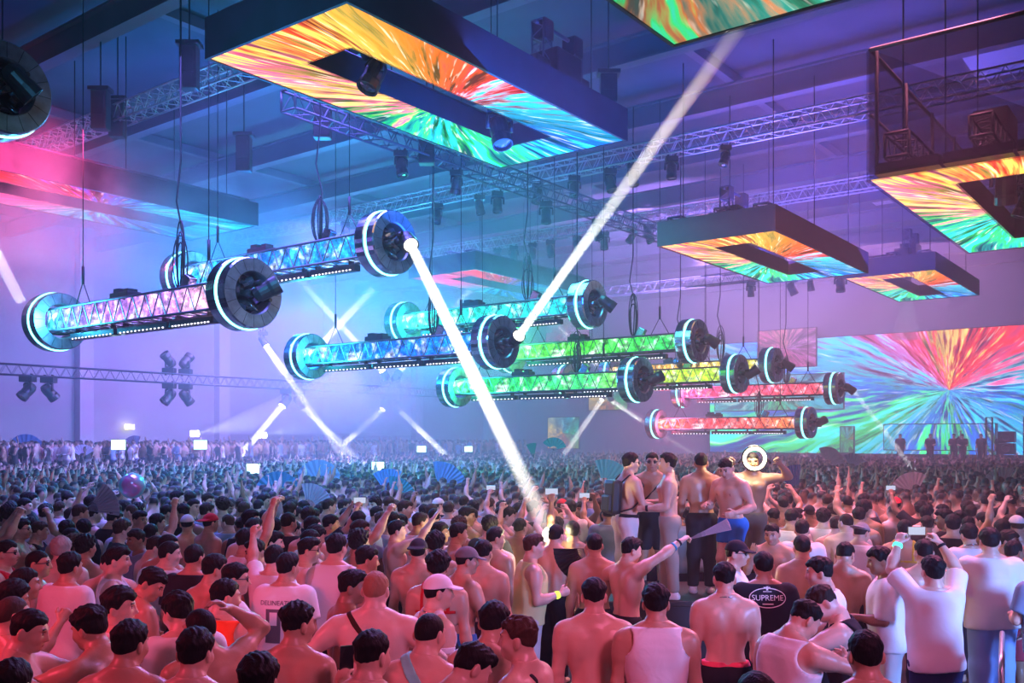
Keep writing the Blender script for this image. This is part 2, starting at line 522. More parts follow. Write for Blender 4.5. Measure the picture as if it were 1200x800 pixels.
# ------------------------------------------------------------------ LED frames hung from the roof
FL, FW = 6.9, 2.9
def led_frame(corner_px, h, which, label, mat, fascia=.6, scrim=False, L=FL, W=FW, ring=1.0):
    px, py = corner_px
    d = FPX * h / (HOR - py)
    c = P(px, py, d)
    # hall-plane position of the A corner (least S, most C)
    A = {'A': c, 'D': c - S * L, 'C': c - S * L + C * W, 'B': c + C * W}[which]
    ctr = A + S * (L / 2) - C * (W / 2)
    root = empty('led_screen_frame', ctr, ang)
    tag(root, label, 'led screen', 'picture-frame screens hung under the roof')
    x, y = L / 2, W / 2
    xi, yi = x - ring, y - ring
    vs_ = [(-x, -y, 0), (x, -y, 0), (x, y, 0), (-x, y, 0), (-xi, -yi, 0), (xi, -yi, 0), (xi, yi, 0), (-xi, yi, 0)]
    t = [(a_, b_, .06) for (a_, b_, _) in vs_]
    fs = [(0, 4, 5, 1), (1, 5, 6, 2), (2, 6, 7, 3), (3, 7, 4, 0)]
    scr = mesh_obj('screen', vs_ + t, fs, mat, root)
    mb = MB()
    for sx, sy, lx, ly in ((0, -1, L + .08, .05), (0, 1, L + .08, .05), (-1, 0, .05, W), (1, 0, .05, W)):
        mb.box((sx * (x + .02), sy * (y + .02), fascia / 2 - .02), (lx, ly, fascia))
    f = mb.build('outer_fascia', M_scrim if scrim else M_dark, root)
    mb = MB()
    for sx, sy, lx, ly in ((0, -1, 2 * xi, .04), (0, 1, 2 * xi, .04), (-1, 0, .04, 2 * yi), (1, 0, .04, 2 * yi)):
        mb.box((sx * (xi + .02), sy * (yi + .02), .2), (lx, ly, .4))
    mb.build('inner_fascia', M_dark, root)
    mb = MB()
    mb.box((0, -(y + yi) / 2, .16), (L - .1, ring - .1, .16)); mb.box((0, (y + yi) / 2, .16), (L - .1, ring - .1, .16))
    mb.box((-(x + xi) / 2, 0, .16), (ring - .1, 2 * yi, .16)); mb.box(((x + xi) / 2, 0, .16), (ring - .1, 2 * yi, .16))
    mb.build('cabinet', M_black, root)
    mb = MB()
    for sy in (-1, 1): lattice(mb, (-x + .1, sy * (y - .35), .5), (x - .1, sy * (y - .35), .5), .35, rc=.025, rd=.013)
    lattice(mb, (-x + .3, 0, .62), (x - .3, 0, .62), .3, rc=.022, rd=.012)
    if scrim:
        for sx in (-.98, -.5, 0, .5, .98):
            for sy in (-.95, .95):
                mb.bar((sx * x, sy * y, .2), (sx * x, sy * y, fascia), .03)
        for sy in (-1, 1):
            mb.bar((-x, sy * y, fascia), (x, sy * y, fascia), .035)
            mb.bar((-x, sy * y, fascia * .5), (x, sy * y, fascia * .5), .025)
        for sx in (-1, 1): mb.bar((sx * x, -y, fascia), (sx * x, y, fascia), .035)
        mb.box((-.9, .2, 1.0), (.9, .5, .8)); mb.box((1.4, -.3, 1.1), (.8, .5, 1.0))
    mb.build('carrier_truss', M_tdark if not scrim else M_black, root)
    if scrim:   # a second, triangular layer of gauze on the two near faces
        for (p0, p1, p2) in (((-x - .06, y, .1), (-x - .06, y, fascia), (-x - .06, -y, .1)), ((-x, -y - .06, .1), (-x, -y - .06, fascia), (x * .2, -y - .06, .1))):
            q = Vector((.02, .02, 0))
            vv = [Vector(p0), Vector(p1), Vector(p2)]
            vv += [v + q for v in vv]
            mesh_obj('gauze', vv, [(0, 1, 2), (5, 4, 3), (0, 3, 4, 1), (1, 4, 5, 2), (2, 5, 3, 0)], M_scrim, root)
    for sx in (-.8, 0, .8):
        for sy in (-.8, .8):
            z1 = HALL_Z - 1.0 - ctr.z
            MB().bar((sx * x, sy * y, .6), (sx * x, sy * y, z1), .014, 4).build('hanging_cable', M_cable, root)
    return root

F1 = led_frame((245, 68), 5.5, 'A', 'big orange and cyan ceiling screen frame nearest the camera at top centre', M_led_roof)
F3 = led_frame((773, 288), 4.68, 'A', 'mid-size lower screen frame right of the white beam, lamp rig on its top', M_led_roof)
F4 = led_frame((990, 326), 5.5, 'A', 'smallest far screen frame nearest the stage with a pale light cone below', M_led_roof)
F2 = led_frame((1020, 211), 3.85, 'A', 'right-hand screen frame under tall black gauze walls, cut by the photo edge', M_led_roof, fascia=1.95, scrim=True)
F0 = led_frame((790, 52), 5.5, 'D', 'green screen frame at the top edge where the white beam lands', M_led_green)
F5 = led_frame((300, 264), 5.5, 'C', 'hazy pink and blue screen frame at far left above the tube trusses', M_led_left)
F6 = led_frame((690, 345), 5.5, 'C', 'hazy blue-lit screen frame behind the teal tube truss', M_led_left)

# ------------------------------------------------------------------ the big stage picture
def stage_pt(px, py, s):
    a_ = (px - 600) / FPX
    d = s / (a_ * S.x + S.y)
    return Vector((a_ * d, d, CAM_H + (HOR - py) / FPX * d))
RX = -C        # to the right along the stage wall
def wall_screen(pxa, pxb, top_px, top_py, bot_py, s, label, mat, ctr=None, thick=.15, name='led_wall', cat='led screen', group=None):
    pa = stage_pt(pxa, HOR, s); pb = stage_pt(pxb, HOR, s)
    zt = stage_pt(top_px, top_py, s).z; zb = stage_pt(top_px, bot_py, s).z
    zb = max(zb, .05)
    ce = stage_pt(ctr[0], ctr[1], s) if ctr else Vector(((pa.x + pb.x) / 2, (pa.y + pb.y) / 2, (zt + zb) / 2))
    M_ = Matrix((( RX.x, 0, -S.x), (RX.y, 0, -S.y), (0, 1, 0))).to_4x4()      # local x right, y up, z to the crowd
    M_.translation = ce
    xa, xb = (pa - ce).dot(RX), (pb - ce).dot(RX)
    root = empty(name)
    root.matrix_world = M_
    tag(root, label, cat, group)
    ya, yb = zb - ce.z, zt - ce.z
    mesh_obj('screen', [(xa, ya, 0), (xb, ya, 0), (xb, yb, 0), (xa, yb, 0)], [(0, 1, 2, 3)], mat, root)
    MB().box(((xa + xb) / 2, (ya + yb) / 2, -thick / 2 - .01), (xb - xa + .1, yb - ya + .1, thick)).build('cabinet', M_black, root)
    return root
wall_screen(832, 1300, 1100, 387, 532, 59.0, 'huge stage screen of red, cyan and blue rays bursting from one centre', M_led_stage, (1112, 457))
M_led_yellow = ray_mat('led_dawn_picture', [(0, YEL), (.3, ORA), (.5, GRN), (.7, CYA), (1, YEL)], .8, 1.2, 1.0, wobble=.1)
M_led_pink = ray_mat('led_pink_picture', [(0, (.9, .2, .5)), (.3, PNK), (.55, (.7, .3, .8)), (.8, (1, .35, .4)), (1, (.9, .2, .5))], .9, 4, 1.0, wobble=.15)
M_led_cyan = ray_mat('led_cyan_picture', [(0, CYA), (.3, GRN), (.5, CYA), (.7, (.2, .7, 1)), (1, CYA)], 1.1, 3, 1.0, wobble=.2)
wall_screen(642, 678, 660, 489, 525, 59.3, 'small yellow and teal wall screen left of the end of the green tube', M_led_yellow)
wall_screen(690, 735, 712, 458, 480, 59.3, 'small pale yellow wall screen behind the nearest green tube', M_led_yellow)
wall_screen(640, 690, 665, 366, 408, 59.3, 'faint pink wall screen showing above the far green tube', M_led_pink)
wall_screen(888, 956, 922, 386, 430, 58.0, 'pink side screen at upper left of the huge stage screen', M_led_pink)
wall_screen(838, 988, 913, 440, 480, 57.6, 'wide cyan strip screen running behind the pink and red tubes', M_led_cyan)

# ------------------------------------------------------------------ moving lights
M_head = pbr('lamp_housing', (.02, .02, .026), .38, .1, coat=.3)
M_lens_on = emit('lit_lens', (1, .97, .85), 9.0)

def moving_light(loc, aim, size, label, lit=False, up=False, group=None):
    """a base clamped to its truss at loc, a yoke, and a head turned along aim"""
    root = empty('moving_light', loc)
    tag(root, label, 'stage light', group)
    k = size
    sg = 1 if up else -1
    base = MB().box((0, 0, sg * .10 * k), (.42 * k, .30 * k, .18 * k), bev=.02 * k)
    base.box((-.12 * k, 0, sg * -.02 * k), (.05 * k, .09 * k, .10 * k)).box((.12 * k, 0, sg * -.02 * k), (.05 * k, .09 * k, .10 * k))
    base.build('base', M_head, root)
    aim = Vector(aim).normalized()
    side = Vector((aim.y, -aim.x, 0))
    side = side.normalized() if side.length > .05 else Vector((1, 0, 0))
    pv = Vector((0, 0, sg * .46 * k))
    yk = MB()
    for q in (-1, 1):
        p0 = Vector((0, 0, sg * .19 * k)); p1 = side * (q * .22 * k) + Vector((0, 0, sg * .24 * k)); p2 = side * (q * .22 * k) + pv
        yk.tube([p0, p1, (p1 + p2) / 2, p2], .04 * k, 6)
    yk.build('yoke', M_head, root)
    hd = MB()
    hd.lathe(pv, aim, [(0, -.26 * k), (.11 * k, -.25 * k), (.16 * k, -.16 * k), (.17 * k, .0), (.16 * k, .12 * k), (.18 * k, .17 * k), (.18 * k, .30 * k), (.155 * k, .30 * k), (.15 * k, .27 * k)], 16)
    h = hd.build('head', M_head, root)
    MB().lathe(pv, aim, [(0, .285 * k), (.08 * k, .28 * k), (.15 * k, .265 * k)], 16).build('lens', M_lens_on if lit else M_lens, h)
    return Vector(loc) + pv + aim * (.3 * k)

def line_at_px(P0, D, px):
    a_ = (px - 600) / FPX
    t = (a_ * P0.y - P0.x) / (D.x - a_ * D.y)
    return P0 + D * t

M_beam_haze = scatter('beam_haze', (1, 1, 1), 1.05, 0.0)  # denser haze shaped like the beams, added so that they show
M_cone_haze = scatter('cone_haze', (1, 1, 1), .6, 0.0)
def light_beam(a, b, r0, r1, color, power, label, spread=1.2, cone=False):
    """a lamp of narrow spread shining from a towards b, and a shaft of denser haze added to make it show"""
    a = Vector(a); b = Vector(b)
    if cone:
        l = bpy.data.lights.new('lamp_spot', 'SPOT')
        l.spot_size = 2 * math.atan2(r1 * 1.02, (b - a).length); l.spot_blend = .5
        l.shadow_soft_size = .03
        l.energy = power; l.color = color
        o = bpy.data.objects.new('lamp_spot', l); COL.objects.link(o)
        o.location = a; o.rotation_euler = (b - a).to_track_quat('-Z', 'Y').to_euler()
    else:
        area('lamp_beam', a, b, r0 * 2.0, power, color, spread)
    L = (b - a).length
    mb = MB().lathe((0, 0, 0), b - a, [(0, .02), (r0, .02), (r1, L), (0, L)], 20)
    o = mb.build('light_shaft', M_cone_haze if cone else M_beam_haze)
    o.location = a
    tag(o, label, 'light beam', kind='stuff')

# lamps hung from the roof trusses
DN = Vector((0, 0, -1))
lp = [
    ('B', 715, .85, (.2, -.3, -1)), ('B', 673, .8, (0, -.2, -1)), ('B', 630, .8, (-.3, 0, -1)), ('B', 583, .85, (0, -.1, -1)), ('B', 562, .8, (.2, 0, -1)),
    ('B', 513, .85, (-.2, -.2, -1)), ('B', 742, .8, (.1, -.2, -1)), ('B', 787, .8, (0, 0, -1)), ('B', 405, .8, (.3, -.2, -1)), ('B', 850, .7, (-.4, -.2, -1)),
    ('C', 602, .85, (0, 0, -1)), ('C', 645, .9, (.2, 0, -1)), ('C', 624, .85, (-.1, 0, -1)), ('C', 708, .9, (0, -.1, -1)), ('C', 760, .9, (.4, -.1, -1)),
    ('C', 522, .85, (-.3, 0, -1)), ('C', 583, .8, (.2, .1, -1)), ('C', 808, .9, (0, 0, -1)), ('C', 676, .8, (.6, .2, -.8)), ('C', 740, .8, (-.5, 0, -.8)),
    ('D', 470, .75, (.2, -.2, -1)), ('D', 535, .75, (-.2, .2, -1)), ('D', 640, .8, (0, 0, -1)), ('D', 700, .8, (.3, 0, -1)),
    ('E', 928, .95, (.5, 0, -1)), ('E', 985, 1.0, (0, -.1, -1)), ('E', 950, .8, (.1, 0, -1)), ('E', 880, .8, (0, 0, -1)), ('E', 1020, .9, (-.4, 0, -1)), ('E', 1090, .9, (.3, 0, -1)),
]
TR = {'B': (pB, C), 'C': (pC, C), 'D': (pD, S), 'E': (pE, C)}
lpn = {'B': 'long teal-lit truss', 'C': 'far thin truss', 'D': 'dark truss below the big screen', 'E': 'hazy truss below the small far screen'}
order = {}
for w in 'BCDE':
    row = sorted([q for q in lp if q[0] == w], key=lambda q: q[1])
    for i, q in enumerate(row): order[q] = i + 1
ORD = ['', 'first', 'second', 'third', 'fourth', 'fifth', 'sixth', 'seventh', 'eighth', 'ninth', 'tenth', 'eleventh', 'twelfth', 'thirteenth', 'fourteenth']
for q in lp:
    w, px, sz, aim = q
    p = line_at_px(*TR[w], px)
    p = p + Vector((0, 0, -.24))
    moving_light(p, aim, sz, 'black moving light, %s from the left under the %s' % (ORD[order[q]], lpn[w]), group='moving lights hung from the roof trusses')
# two big lamps in the opening of the nearest frame
f1c = Vector(F1.location)
moving_light(f1c - S * 1.55 + Vector((0, 0, .45)), (-.35, -.3, -.9), .95, 'big black moving light in the orange half of the nearest screen frame')
moving_light(f1c + S * 1.55 + Vector((0, 0, .45)), (.2, -.35, -1), 1.05, 'big black moving light in the blue half of the nearest screen frame')
moving_light(Vector(F2.location) - S * 1.2 + Vector((0, 0, .6)), (.2, .4, -1), .95, 'black moving light in the opening of the right-hand screen frame')
moving_light(Vector(F2.location) + S * 0.6 + Vector((0, 0, .6)), (-.3, .2, -1), .8, 'second black moving light deeper in the right-hand screen frame')

# crossed lamps on the low wall truss
def cross(px, which, names, lit):
    p = wall_truss_pt(px); p.z = h_wt
    out = []
    for (sx, sz), nm, on in zip(which, names, lit):
        q = p + RXW * (sx * .42) + Vector((0, 0, sz * .22))
        aim = RXW * sx * .75 + Vector((0, 0, sz * .8))
        out.append(moving_light(q, aim, 1.3, nm, on, up=sz > 0, group='crossed lamps on the low wall truss'))
    return out
RXW = S.copy()
cross(208, ((-1, 1), (1, 1), (-1, -1), (1, -1)), ['unlit lamp tilted %s of the four crossed lamps on the wall truss' % q for q in ('up-left', 'up-right', 'down-left', 'down-right')], (0, 0, 0, 0))
cross(45, ((-1, -1), (1, -1)), ['unlit lamp tilted down-%s under the left end of the wall truss' % q for q in ('left', 'right')], (0, 0))
x1 = cross(343, ((-1, -1), (1, -1), (1, 1)), ['lit lamp tilted %s on the wall truss, nearest the blue tube end' % q for q in ('down-left', 'down-right', 'up-right')], (1, 1, 1))
x2 = cross(458, ((-1, -1), (1, -1), (-1, 1), (1, 1)), ['lit lamp tilted %s of the hazy far crossing on the wall truss' % q for q in ('down-left', 'down-right', 'up-left', 'up-right')], (1, 1, 1, 1))
WHT_ = (1, .97, .9)
def beam_to(a, px, py, lab, d=None, power=2200, r0=.14, r1=.3):
    d = d or a.y
    light_beam(a, P(px, py, d), r0, r1, WHT_, power, lab)
beam_to(x1[0], 288, 526, 'thin white beam slanting down-left from the wall truss lamp near the blue tube')
beam_to(x1[1], 432, 551, 'white beam slanting down-right into the far crowd from the wall truss')
beam_to(x1[2], 437, 338, 'white beam rising right between the two blue tubes')
beam_to(x2[2], 348, 325, 'white beam rising left between the two blue tubes')
beam_to(x2[0], 398, 524, 'white beam slanting down-left from the far lamp crossing')
beam_to(x2[1], 537, 547, 'white beam slanting down-right from the far lamp crossing')
beam_to(x2[3], 490, 410, 'short white beam rising right from the far lamp crossing')
pl = P(308, 400, 46)
moving_light(pl + Vector((0, 0, .5)), (.5, 0, -.8), 1.0, 'lit lamp hanging alone below the cyan near drum', True)
MB().bar((0, 0, 0), (0, 0, HALL_Z - pl.z - .5), .03, 5).build('lamp_pole', M_tdark).location = pl + Vector((0, 0, .5))
tag(bpy.data.objects['lamp_pole'], 'thin dark drop pole carrying the lone lit lamp', 'pole')
beam_to(pl + Vector((.15, 0, -.2)), 334, 437, 'short white beam from the lone lamp below the cyan drum')
x3p = P(711, 452, 55)
x3 = [moving_light(x3p + RXW * (.4 * q[0]) + Vector((0, 0, .2 * q[1])), RXW * (.7 * q[0]) + Vector((0, 0, q[1])), .9, 'lit lamp tilted %s behind the nearest green tube' % q[2], True, up=q[1] > 0, group='lamps behind the green tubes') for q in ((-1, 1, 'up-left'), (-1, -1, 'down-left'), (1, -1, 'down-right'))]
mb = MB(); lattice(mb, (-2, 0, 0), (2, 0, 0), .35); o = mb.build('lighting_truss', M_tdark); o.location = x3p; o.rotation_euler = (0, 0, ang); tag(o, 'short hidden truss piece behind the nearest green tube', 'truss')
beam_to(x3[0], 640, 370, 'faint white beam rising left behind the green tubes', power=500, r1=.3)
beam_to(x3[1], 661, 532, 'thin white beam falling past the yellow wall screen', power=500)
beam_to(x3[2], 752, 492, 'short white beam falling toward the red tube end', power=500)

# ------------------------------------------------------------------ glowing tube trusses
M_neon = emit('neon_ring', (.25, 1.0, .92), 4.0)
M_neon_blue = emit('neon_ring_blue', (.2, .75, 1.0), 4.0)
M_drum = pbr('drum_chrome', (.5, .62, .72), .14, 1.0, vary=.25, bscale=3)
M_annulus = pbr('drum_face', (.33, .38, .48), .3, .85, vary=.25, bscale=5)
M_inner = pbr('drum_inside', (.25, .25, .3), .2, .9)
M_dots = emit('batten_diode', (.9, .85, 1), 4.0)

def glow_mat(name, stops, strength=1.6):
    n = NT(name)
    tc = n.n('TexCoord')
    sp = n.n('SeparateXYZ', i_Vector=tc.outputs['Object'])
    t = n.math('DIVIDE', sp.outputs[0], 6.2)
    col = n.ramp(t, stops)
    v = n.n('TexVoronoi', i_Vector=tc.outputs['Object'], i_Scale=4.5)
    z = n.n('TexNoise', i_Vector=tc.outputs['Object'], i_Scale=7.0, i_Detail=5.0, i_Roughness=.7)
    k = n.math('MULTIPLY', n.ramp(z.outputs['Fac'], [(.32, (.12, .12, .12)), (.5, (.55, .55, .55)), (.66, (1.6, 1.6, 1.6))]), n.math('ADD', n.math('MULTIPLY', v.outputs['Distance'], 1.2), .45))  # bright and dark crinkles of the lit foil painted into its glow
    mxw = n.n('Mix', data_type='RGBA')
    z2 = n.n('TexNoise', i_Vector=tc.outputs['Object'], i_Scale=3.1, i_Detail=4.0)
    n.put(mxw.inputs[0], n.ramp(z2.outputs['Fac'], [(.52, (0, 0, 0)), (.72, (.75, .75, .75))])); n.put(mxw.inputs[6], col); mxw.inputs[7].default_value = (.85, .9, 1, 1)  # white highlights on the foil painted into the glow colour
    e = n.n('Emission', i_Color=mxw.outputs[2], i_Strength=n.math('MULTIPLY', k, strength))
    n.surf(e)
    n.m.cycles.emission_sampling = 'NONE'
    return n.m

def drum(root, x, lamp, neon):
    """two-step chrome drum with a neon ring in its step, an open face and dark machinery inside; axis along +x"""
    X = Vector((1, 0, 0))
    o = Vector((x, 0, 0))
    R_ = .6
    d = MB()
    d.lathe(o, X, [(.40, -.16), (R_ * .97, -.16), (R_, -.13), (R_, .06), (R_ * .98, .075), (R_ * .93, .08), (R_ * .93, .15), (R_ * .97, .155), (R_ * .97, .30), (R_ * .94, .325)], 48)
    dr = d.build('drum', M_drum, root)
    fr_ = MB().lathe(o, X, [(R_ * .94, .325), (R_ * .60, .33), (R_ * .57, .30), (R_ * .60, -.05), (R_ * .60, -.15)], 48)
    fr_.cur = 1
    for i in range(16):
        t = 2 * math.pi * i / 16
        cc, ss = math.cos(t), math.sin(t)
        fr_.bar((x + .330, cc * R_ * .61, ss * R_ * .61), (x + .327, cc * R_ * .93, ss * R_ * .93), .004, 4)
    fr_.build('face_ring', [M_annulus, M_black], dr)
    pts = [(x + .115, math.cos(t) * R_ * .965, math.sin(t) * R_ * .965) for t in [2 * math.pi * i / 56 for i in range(56)]]
    MB().tube(pts, .022, 8, True).build('neon_ring', neon, dr)
    mc = MB()
    if lamp:
        mc.lathe(o, X, [(0, -.08), (R_ * .59, -.08), (R_ * .59, -.05), (0, -.05)], 32)
        for i in range(4):
            t = .6 + i * 1.57
            mc.bar((x - .05, .05 * math.cos(t), .05 * math.sin(t)), (x + .2, .33 * math.cos(t), .33 * math.sin(t)), .028, 6)
            mc.lathe((x + .1, .2 * math.cos(t + .7), .2 * math.sin(t + .7)), (.6, math.cos(t), math.sin(t)), [(0, -.1), (.07, -.09), (.09, 0), (.08, .1), (0, .1)], 10)
        mc.bar((x - .05, 0, 0), (x + .34, 0, 0), .07, 10)
        mc.build('machinery', M_inner, dr)

def tube_truss(right, label, stops, neon, lamp_aim, nblue=0, coil_t=.72, glow=None, length=6.2, strength=1.7, lit=False):
    """right: centre of the near drum; the tube runs away to the left across the hall"""
    left = right + C * length
    root = empty('tube_truss', left, math.atan2(-C.y, -C.x))
    tag(root, label, 'tube truss', 'glowing tube trusses in two rows')
    W_ = .44
    mb = MB(); lattice(mb, (-.15, 0, 0), (length + .1, 0, 0), W_, seg=15, rc=.026, rd=.014, nn=5)
    mb.build('truss', M_tdark, root)
    n_ = 40
    gl = MB()
    r2 = random.Random(sum(map(ord, label)) % 999)
    rings = []
    for i in range(n_ + 1):
        xx = .1 + (length - .2) * i / n_
        k = (W_ * .44)
        rings.append([(xx, k * a_ + r2.uniform(-.03, .03), k * b_ + r2.uniform(-.03, .03)) for a_, b_ in ((1, 1), (0, 1.02), (-1, 1), (-1.02, 0), (-1, -1), (0, -1), (1, -1), (1.02, 0))])
    vv = [p for r_ in rings for p in r_]
    ff = [(i * 8 + j, i * 8 + (j + 1) % 8, (i + 1) * 8 + (j + 1) % 8, (i + 1) * 8 + j) for i in range(n_) for j in range(8)]
    ff += [tuple(range(8))[::-1], tuple(n_ * 8 + j for j in range(8))]
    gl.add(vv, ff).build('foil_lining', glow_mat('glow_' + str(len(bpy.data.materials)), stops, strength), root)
    # LED battens slung under the truss
    for (xa, xb) in ((.75, 2.45), (2.5, 4.2), (4.2, 5.55)):
        bt = MB().box(((xa + xb) / 2, 0, -.36), (xb - xa - .06, .16, .13), bev=.015)
        for xx in (xa + .2, xb - .2): bt.box((xx, 0, -.27), (.05, .1, .1))
        bt.cur = 1
        for i in range(12): bt.box((xa + .15 + i * (xb - xa - .3) / 11, -.082, -.40), (.04, .012, .02))
        bt.build('light_batten', [M_head, M_dots], root)
    drum(root, length, True, neon)
    drum(root, 0, False, neon)
    # lamp on the near end
    ax = Vector(lamp_aim).normalized()
    ax = Matrix.Rotation(-root.rotation_euler.z, 3, 'Z') @ ax
    pv = Vector((length + .62, 0, 0))
    lm = MB()
    lm.bar((length + .3, 0, 0), (length + .5, 0, 0), .07, 10)
    sd = ax.cross(Vector((1, 0, 0))); sd = sd.normalized() if sd.length > .1 else Vector((0, 1, 0))
    for q in (-1, 1):
        lm.tube([Vector((length + .48, 0, 0)), Vector((length + .5, 0, 0)) + sd * (q * .17), pv + sd * (q * .17)], .035, 6)
    la = lm.build('lamp_yoke', M_head, root)
    MB().lathe(pv, ax, [(0, -.2), (.09, -.19), (.13, -.1), (.135, .06), (.15, .12), (.15, .24), (.13, .24), (.12, .21)], 16).build('lamp_head', M_head, la)
    MB().lathe(pv, ax, [(0, .225), (.125, .21)], 16).build('lens', M_lens_on if lit else M_lens, la)
    # supply box on top, cables, bridles
    MB().box((2.6, .05, W_ / 2 + .09), (.62, .3, .12), bev=.02).box((2.45, .05, W_ / 2 + .18), (.2, .2, .1)).box((2.78, .05, W_ / 2 + .17), (.14, .2, .07)).build('supply_box', M_head, root)
    xc = length * coil_t
    cb = MB()
    for i in range(5):
        a_ = r2.uniform(0, 3.1); w_ = r2.uniform(.08, .19); h_ = r2.uniform(.4, .62)
        pts = [(xc + math.cos(a_) * w_ * math.cos(t), math.sin(a_) * w_ * math.cos(t), W_ / 2 + h_ + .02 + h_ * math.sin(t)) for t in [2 * math.pi * j / 20 for j in range(20)]]
        cb.tube(pts, .013, 5, True)
    zr = HALL_Z - 1.0 - left.z
    cb.tube([(xc, 0, W_ / 2), (xc + .04, .02, W_ / 2 + 1), (xc - .12, 0, W_ / 2 + 1.6), (xc - .02, .02, W_ / 2 + 2.3), (xc, 0, zr)], .018, 5)
    cb.build('cable_coil', M_cable, root)
    MB().box((xc + .25, 0, W_ / 2 + .12), (.22, .16, .26), Matrix.Rotation(.5, 4, 'Y'), bev=.02).build('clamp_light', M_drum, root)
    for xx in (1.15, length - .9):
        br = MB()
        br.bar((xx - .3, 0, W_ / 2), (xx, 0, W_ / 2 + .5), .012, 4).bar((xx + .3, 0, W_ / 2), (xx, 0, W_ / 2 + .5), .012, 4)
        br.bar((xx, 0, W_ / 2 + .5), (xx, 0, zr), .011, 4)
        br.bar((xx, 0, W_ / 2 + .45), (xx, 0, W_ / 2 + .8), .03, 6)
        br.build('bridle', M_cable, root)
    if glow:
        col, pw = glow
        point('tube_glow', left + C * -.7 + Vector((0, 0, 0)) - S * .45, pw, col, .25)
    tip = root.matrix_basis @ (pv + ax * .25) if False else None
    mw = Matrix.Translation(left) @ Matrix.Rotation(root.rotation_euler.z, 4, 'Z')
    return mw @ (pv + ax * .25)

TEAL, BLUE, LIME = (.03, .75, .65), (.01, .16, 1), (.25, .85, .02)
tubes = [
    ((-6, 108), 110, 'nearest drum, cut by the left photo edge with teal ring below', [(0, (.3, .05, .9)), (1, (.5, .1, .8))], (.5, .4, -.6), None),
    ((283, 345), 85, 'violet and pink tube truss, nearest whole one at far left', [(0, (.05, .8, .9)), (.12, (.1, .35, 1)), (.3, (.45, .22, 1)), (.7, (.6, .25, .95)), (.9, (1, .5, .75)), (1, (1, .55, .6))], (.9, .2, .55), ((.05, .55, 1), 240)),
    ((449, 286), 76, 'upper blue tube truss whose end lamp throws the long white beam down', [(0, (.02, .5, 1)), (.5, (.02, .22, 1)), (1, (.02, .4, 1))], None, ((.05, .35, 1), 160)),
    ((577, 401), 64, 'lower blue tube truss whose end lamp throws the white beam up', [(0, (.02, .75, .8)), (.2, (.01, .35, 1)), (.6, (.01, .14, .95)), (1, (.01, .3, 1))], None, ((.03, .7, .9), 260)),
    ((685, 357), 57, 'teal tube truss behind the white beams, above the lower blue one', [(0, (.1, 1, .8)), (.3, (.02, .8, .6)), (1, (.02, .6, .75))], (.8, 0, -.6), ((.02, .9, .7), 330)),
    ((742, 445), 54, 'bright green tube truss with teal far drum, lowest of the green ones', [(0, (.1, .9, .4)), (.3, (.02, .65, .12)), (.8, (.05, .8, .2)), (1, (.3, .9, .1))], (.8, .1, .35), ((.02, .8, .35), 330)),
    ((808, 400), 52, 'upper green tube truss with lime foil behind the lower green one', [(0, (.15, .9, .1)), (.5, (.06, .7, .03)), (1, (.02, .6, .15))], (.7, -.1, -.5), ((.05, .8, .2), 200)),
    ((858, 438), 46, 'yellow-green tube truss between the green and the orange tubes', [(0, (.2, .8, .05)), (.5, (.45, .75, .03)), (1, (.5, .8, .05))], (.7, -.2, .5), None),
    ((901, 428), 42, 'short-looking amber tube truss behind the yellow-green one', [(0, (1, .45, .05)), (.5, (.9, .5, .08)), (1, (.7, .75, .1))], (.8, 0, -.5), None),
    ((942, 495), 38, 'lowest tube truss, glowing salmon red and orange near the crowd', [(0, (1, .3, .1)), (.3, (1, .08, .12)), (.7, (1, .12, .1)), (1, (1, .3, .06))], (.8, .2, .5), ((1, .12, .25), 420)),
    ((975, 455), 38, 'pink-red tube truss just above the salmon red one', [(0, (1, .1, .35)), (.4, (1, .08, .2)), (1, (1, .1, .15))], (.8, 0, -.6), ((1, .15, .45), 260)),
]
tips = []
for (pp, hh, lab, stops, aim, glow) in tubes:
    d = FPX * 1.2 / hh
    rt = P(pp[0], pp[1], d)
    if lab.startswith('upper blue'): tgt = P(641, 618, 11.2); aim = tgt - rt
    if lab.startswith('lower blue'): tgt = P(865, 33, 12.6); aim = tgt - rt
    tips.append(tube_truss(rt, lab, stops, M_neon, aim, glow=glow, strength=2.3, lit=lab.startswith(('upper blue', 'lower blue'))))
light_beam(tips[2], P(641, 618, 11.2), .085, .11, (1, .98, .80), 1500, 'long pale yellow beam falling from the upper blue tube into the crowd', spread=.8)
light_beam(tips[3], P(865, 33, 12.62), .085, .125, (1, .98, .85), 1500, 'long pale beam rising from the lower blue tube to the green screen', spread=.8)
light_beam(P(24, 352, 19.2), P(-60, 190, 16.5), .1, .2, WHT_, 900, 'pale beam rising to the left edge from the violet tube', spread=1.0)
light_beam(tips[10], P(1071, 551, 30.5), .07, .1, (.9, .92, 1), 300, 'thin grey beam falling in front of the stage screen', spread=.8)
fl = P(1063, 338, 37.5)
moving_light(fl + Vector((0, 0, .5)), (0, 0, -1), .7, 'lit lamp in the opening of the far small screen frame', True)
light_beam(fl, P(1062, 398, 37.5), .1, .6, (.8, .75, 1), 700, 'pale violet light cone below the far small screen', cone=True)
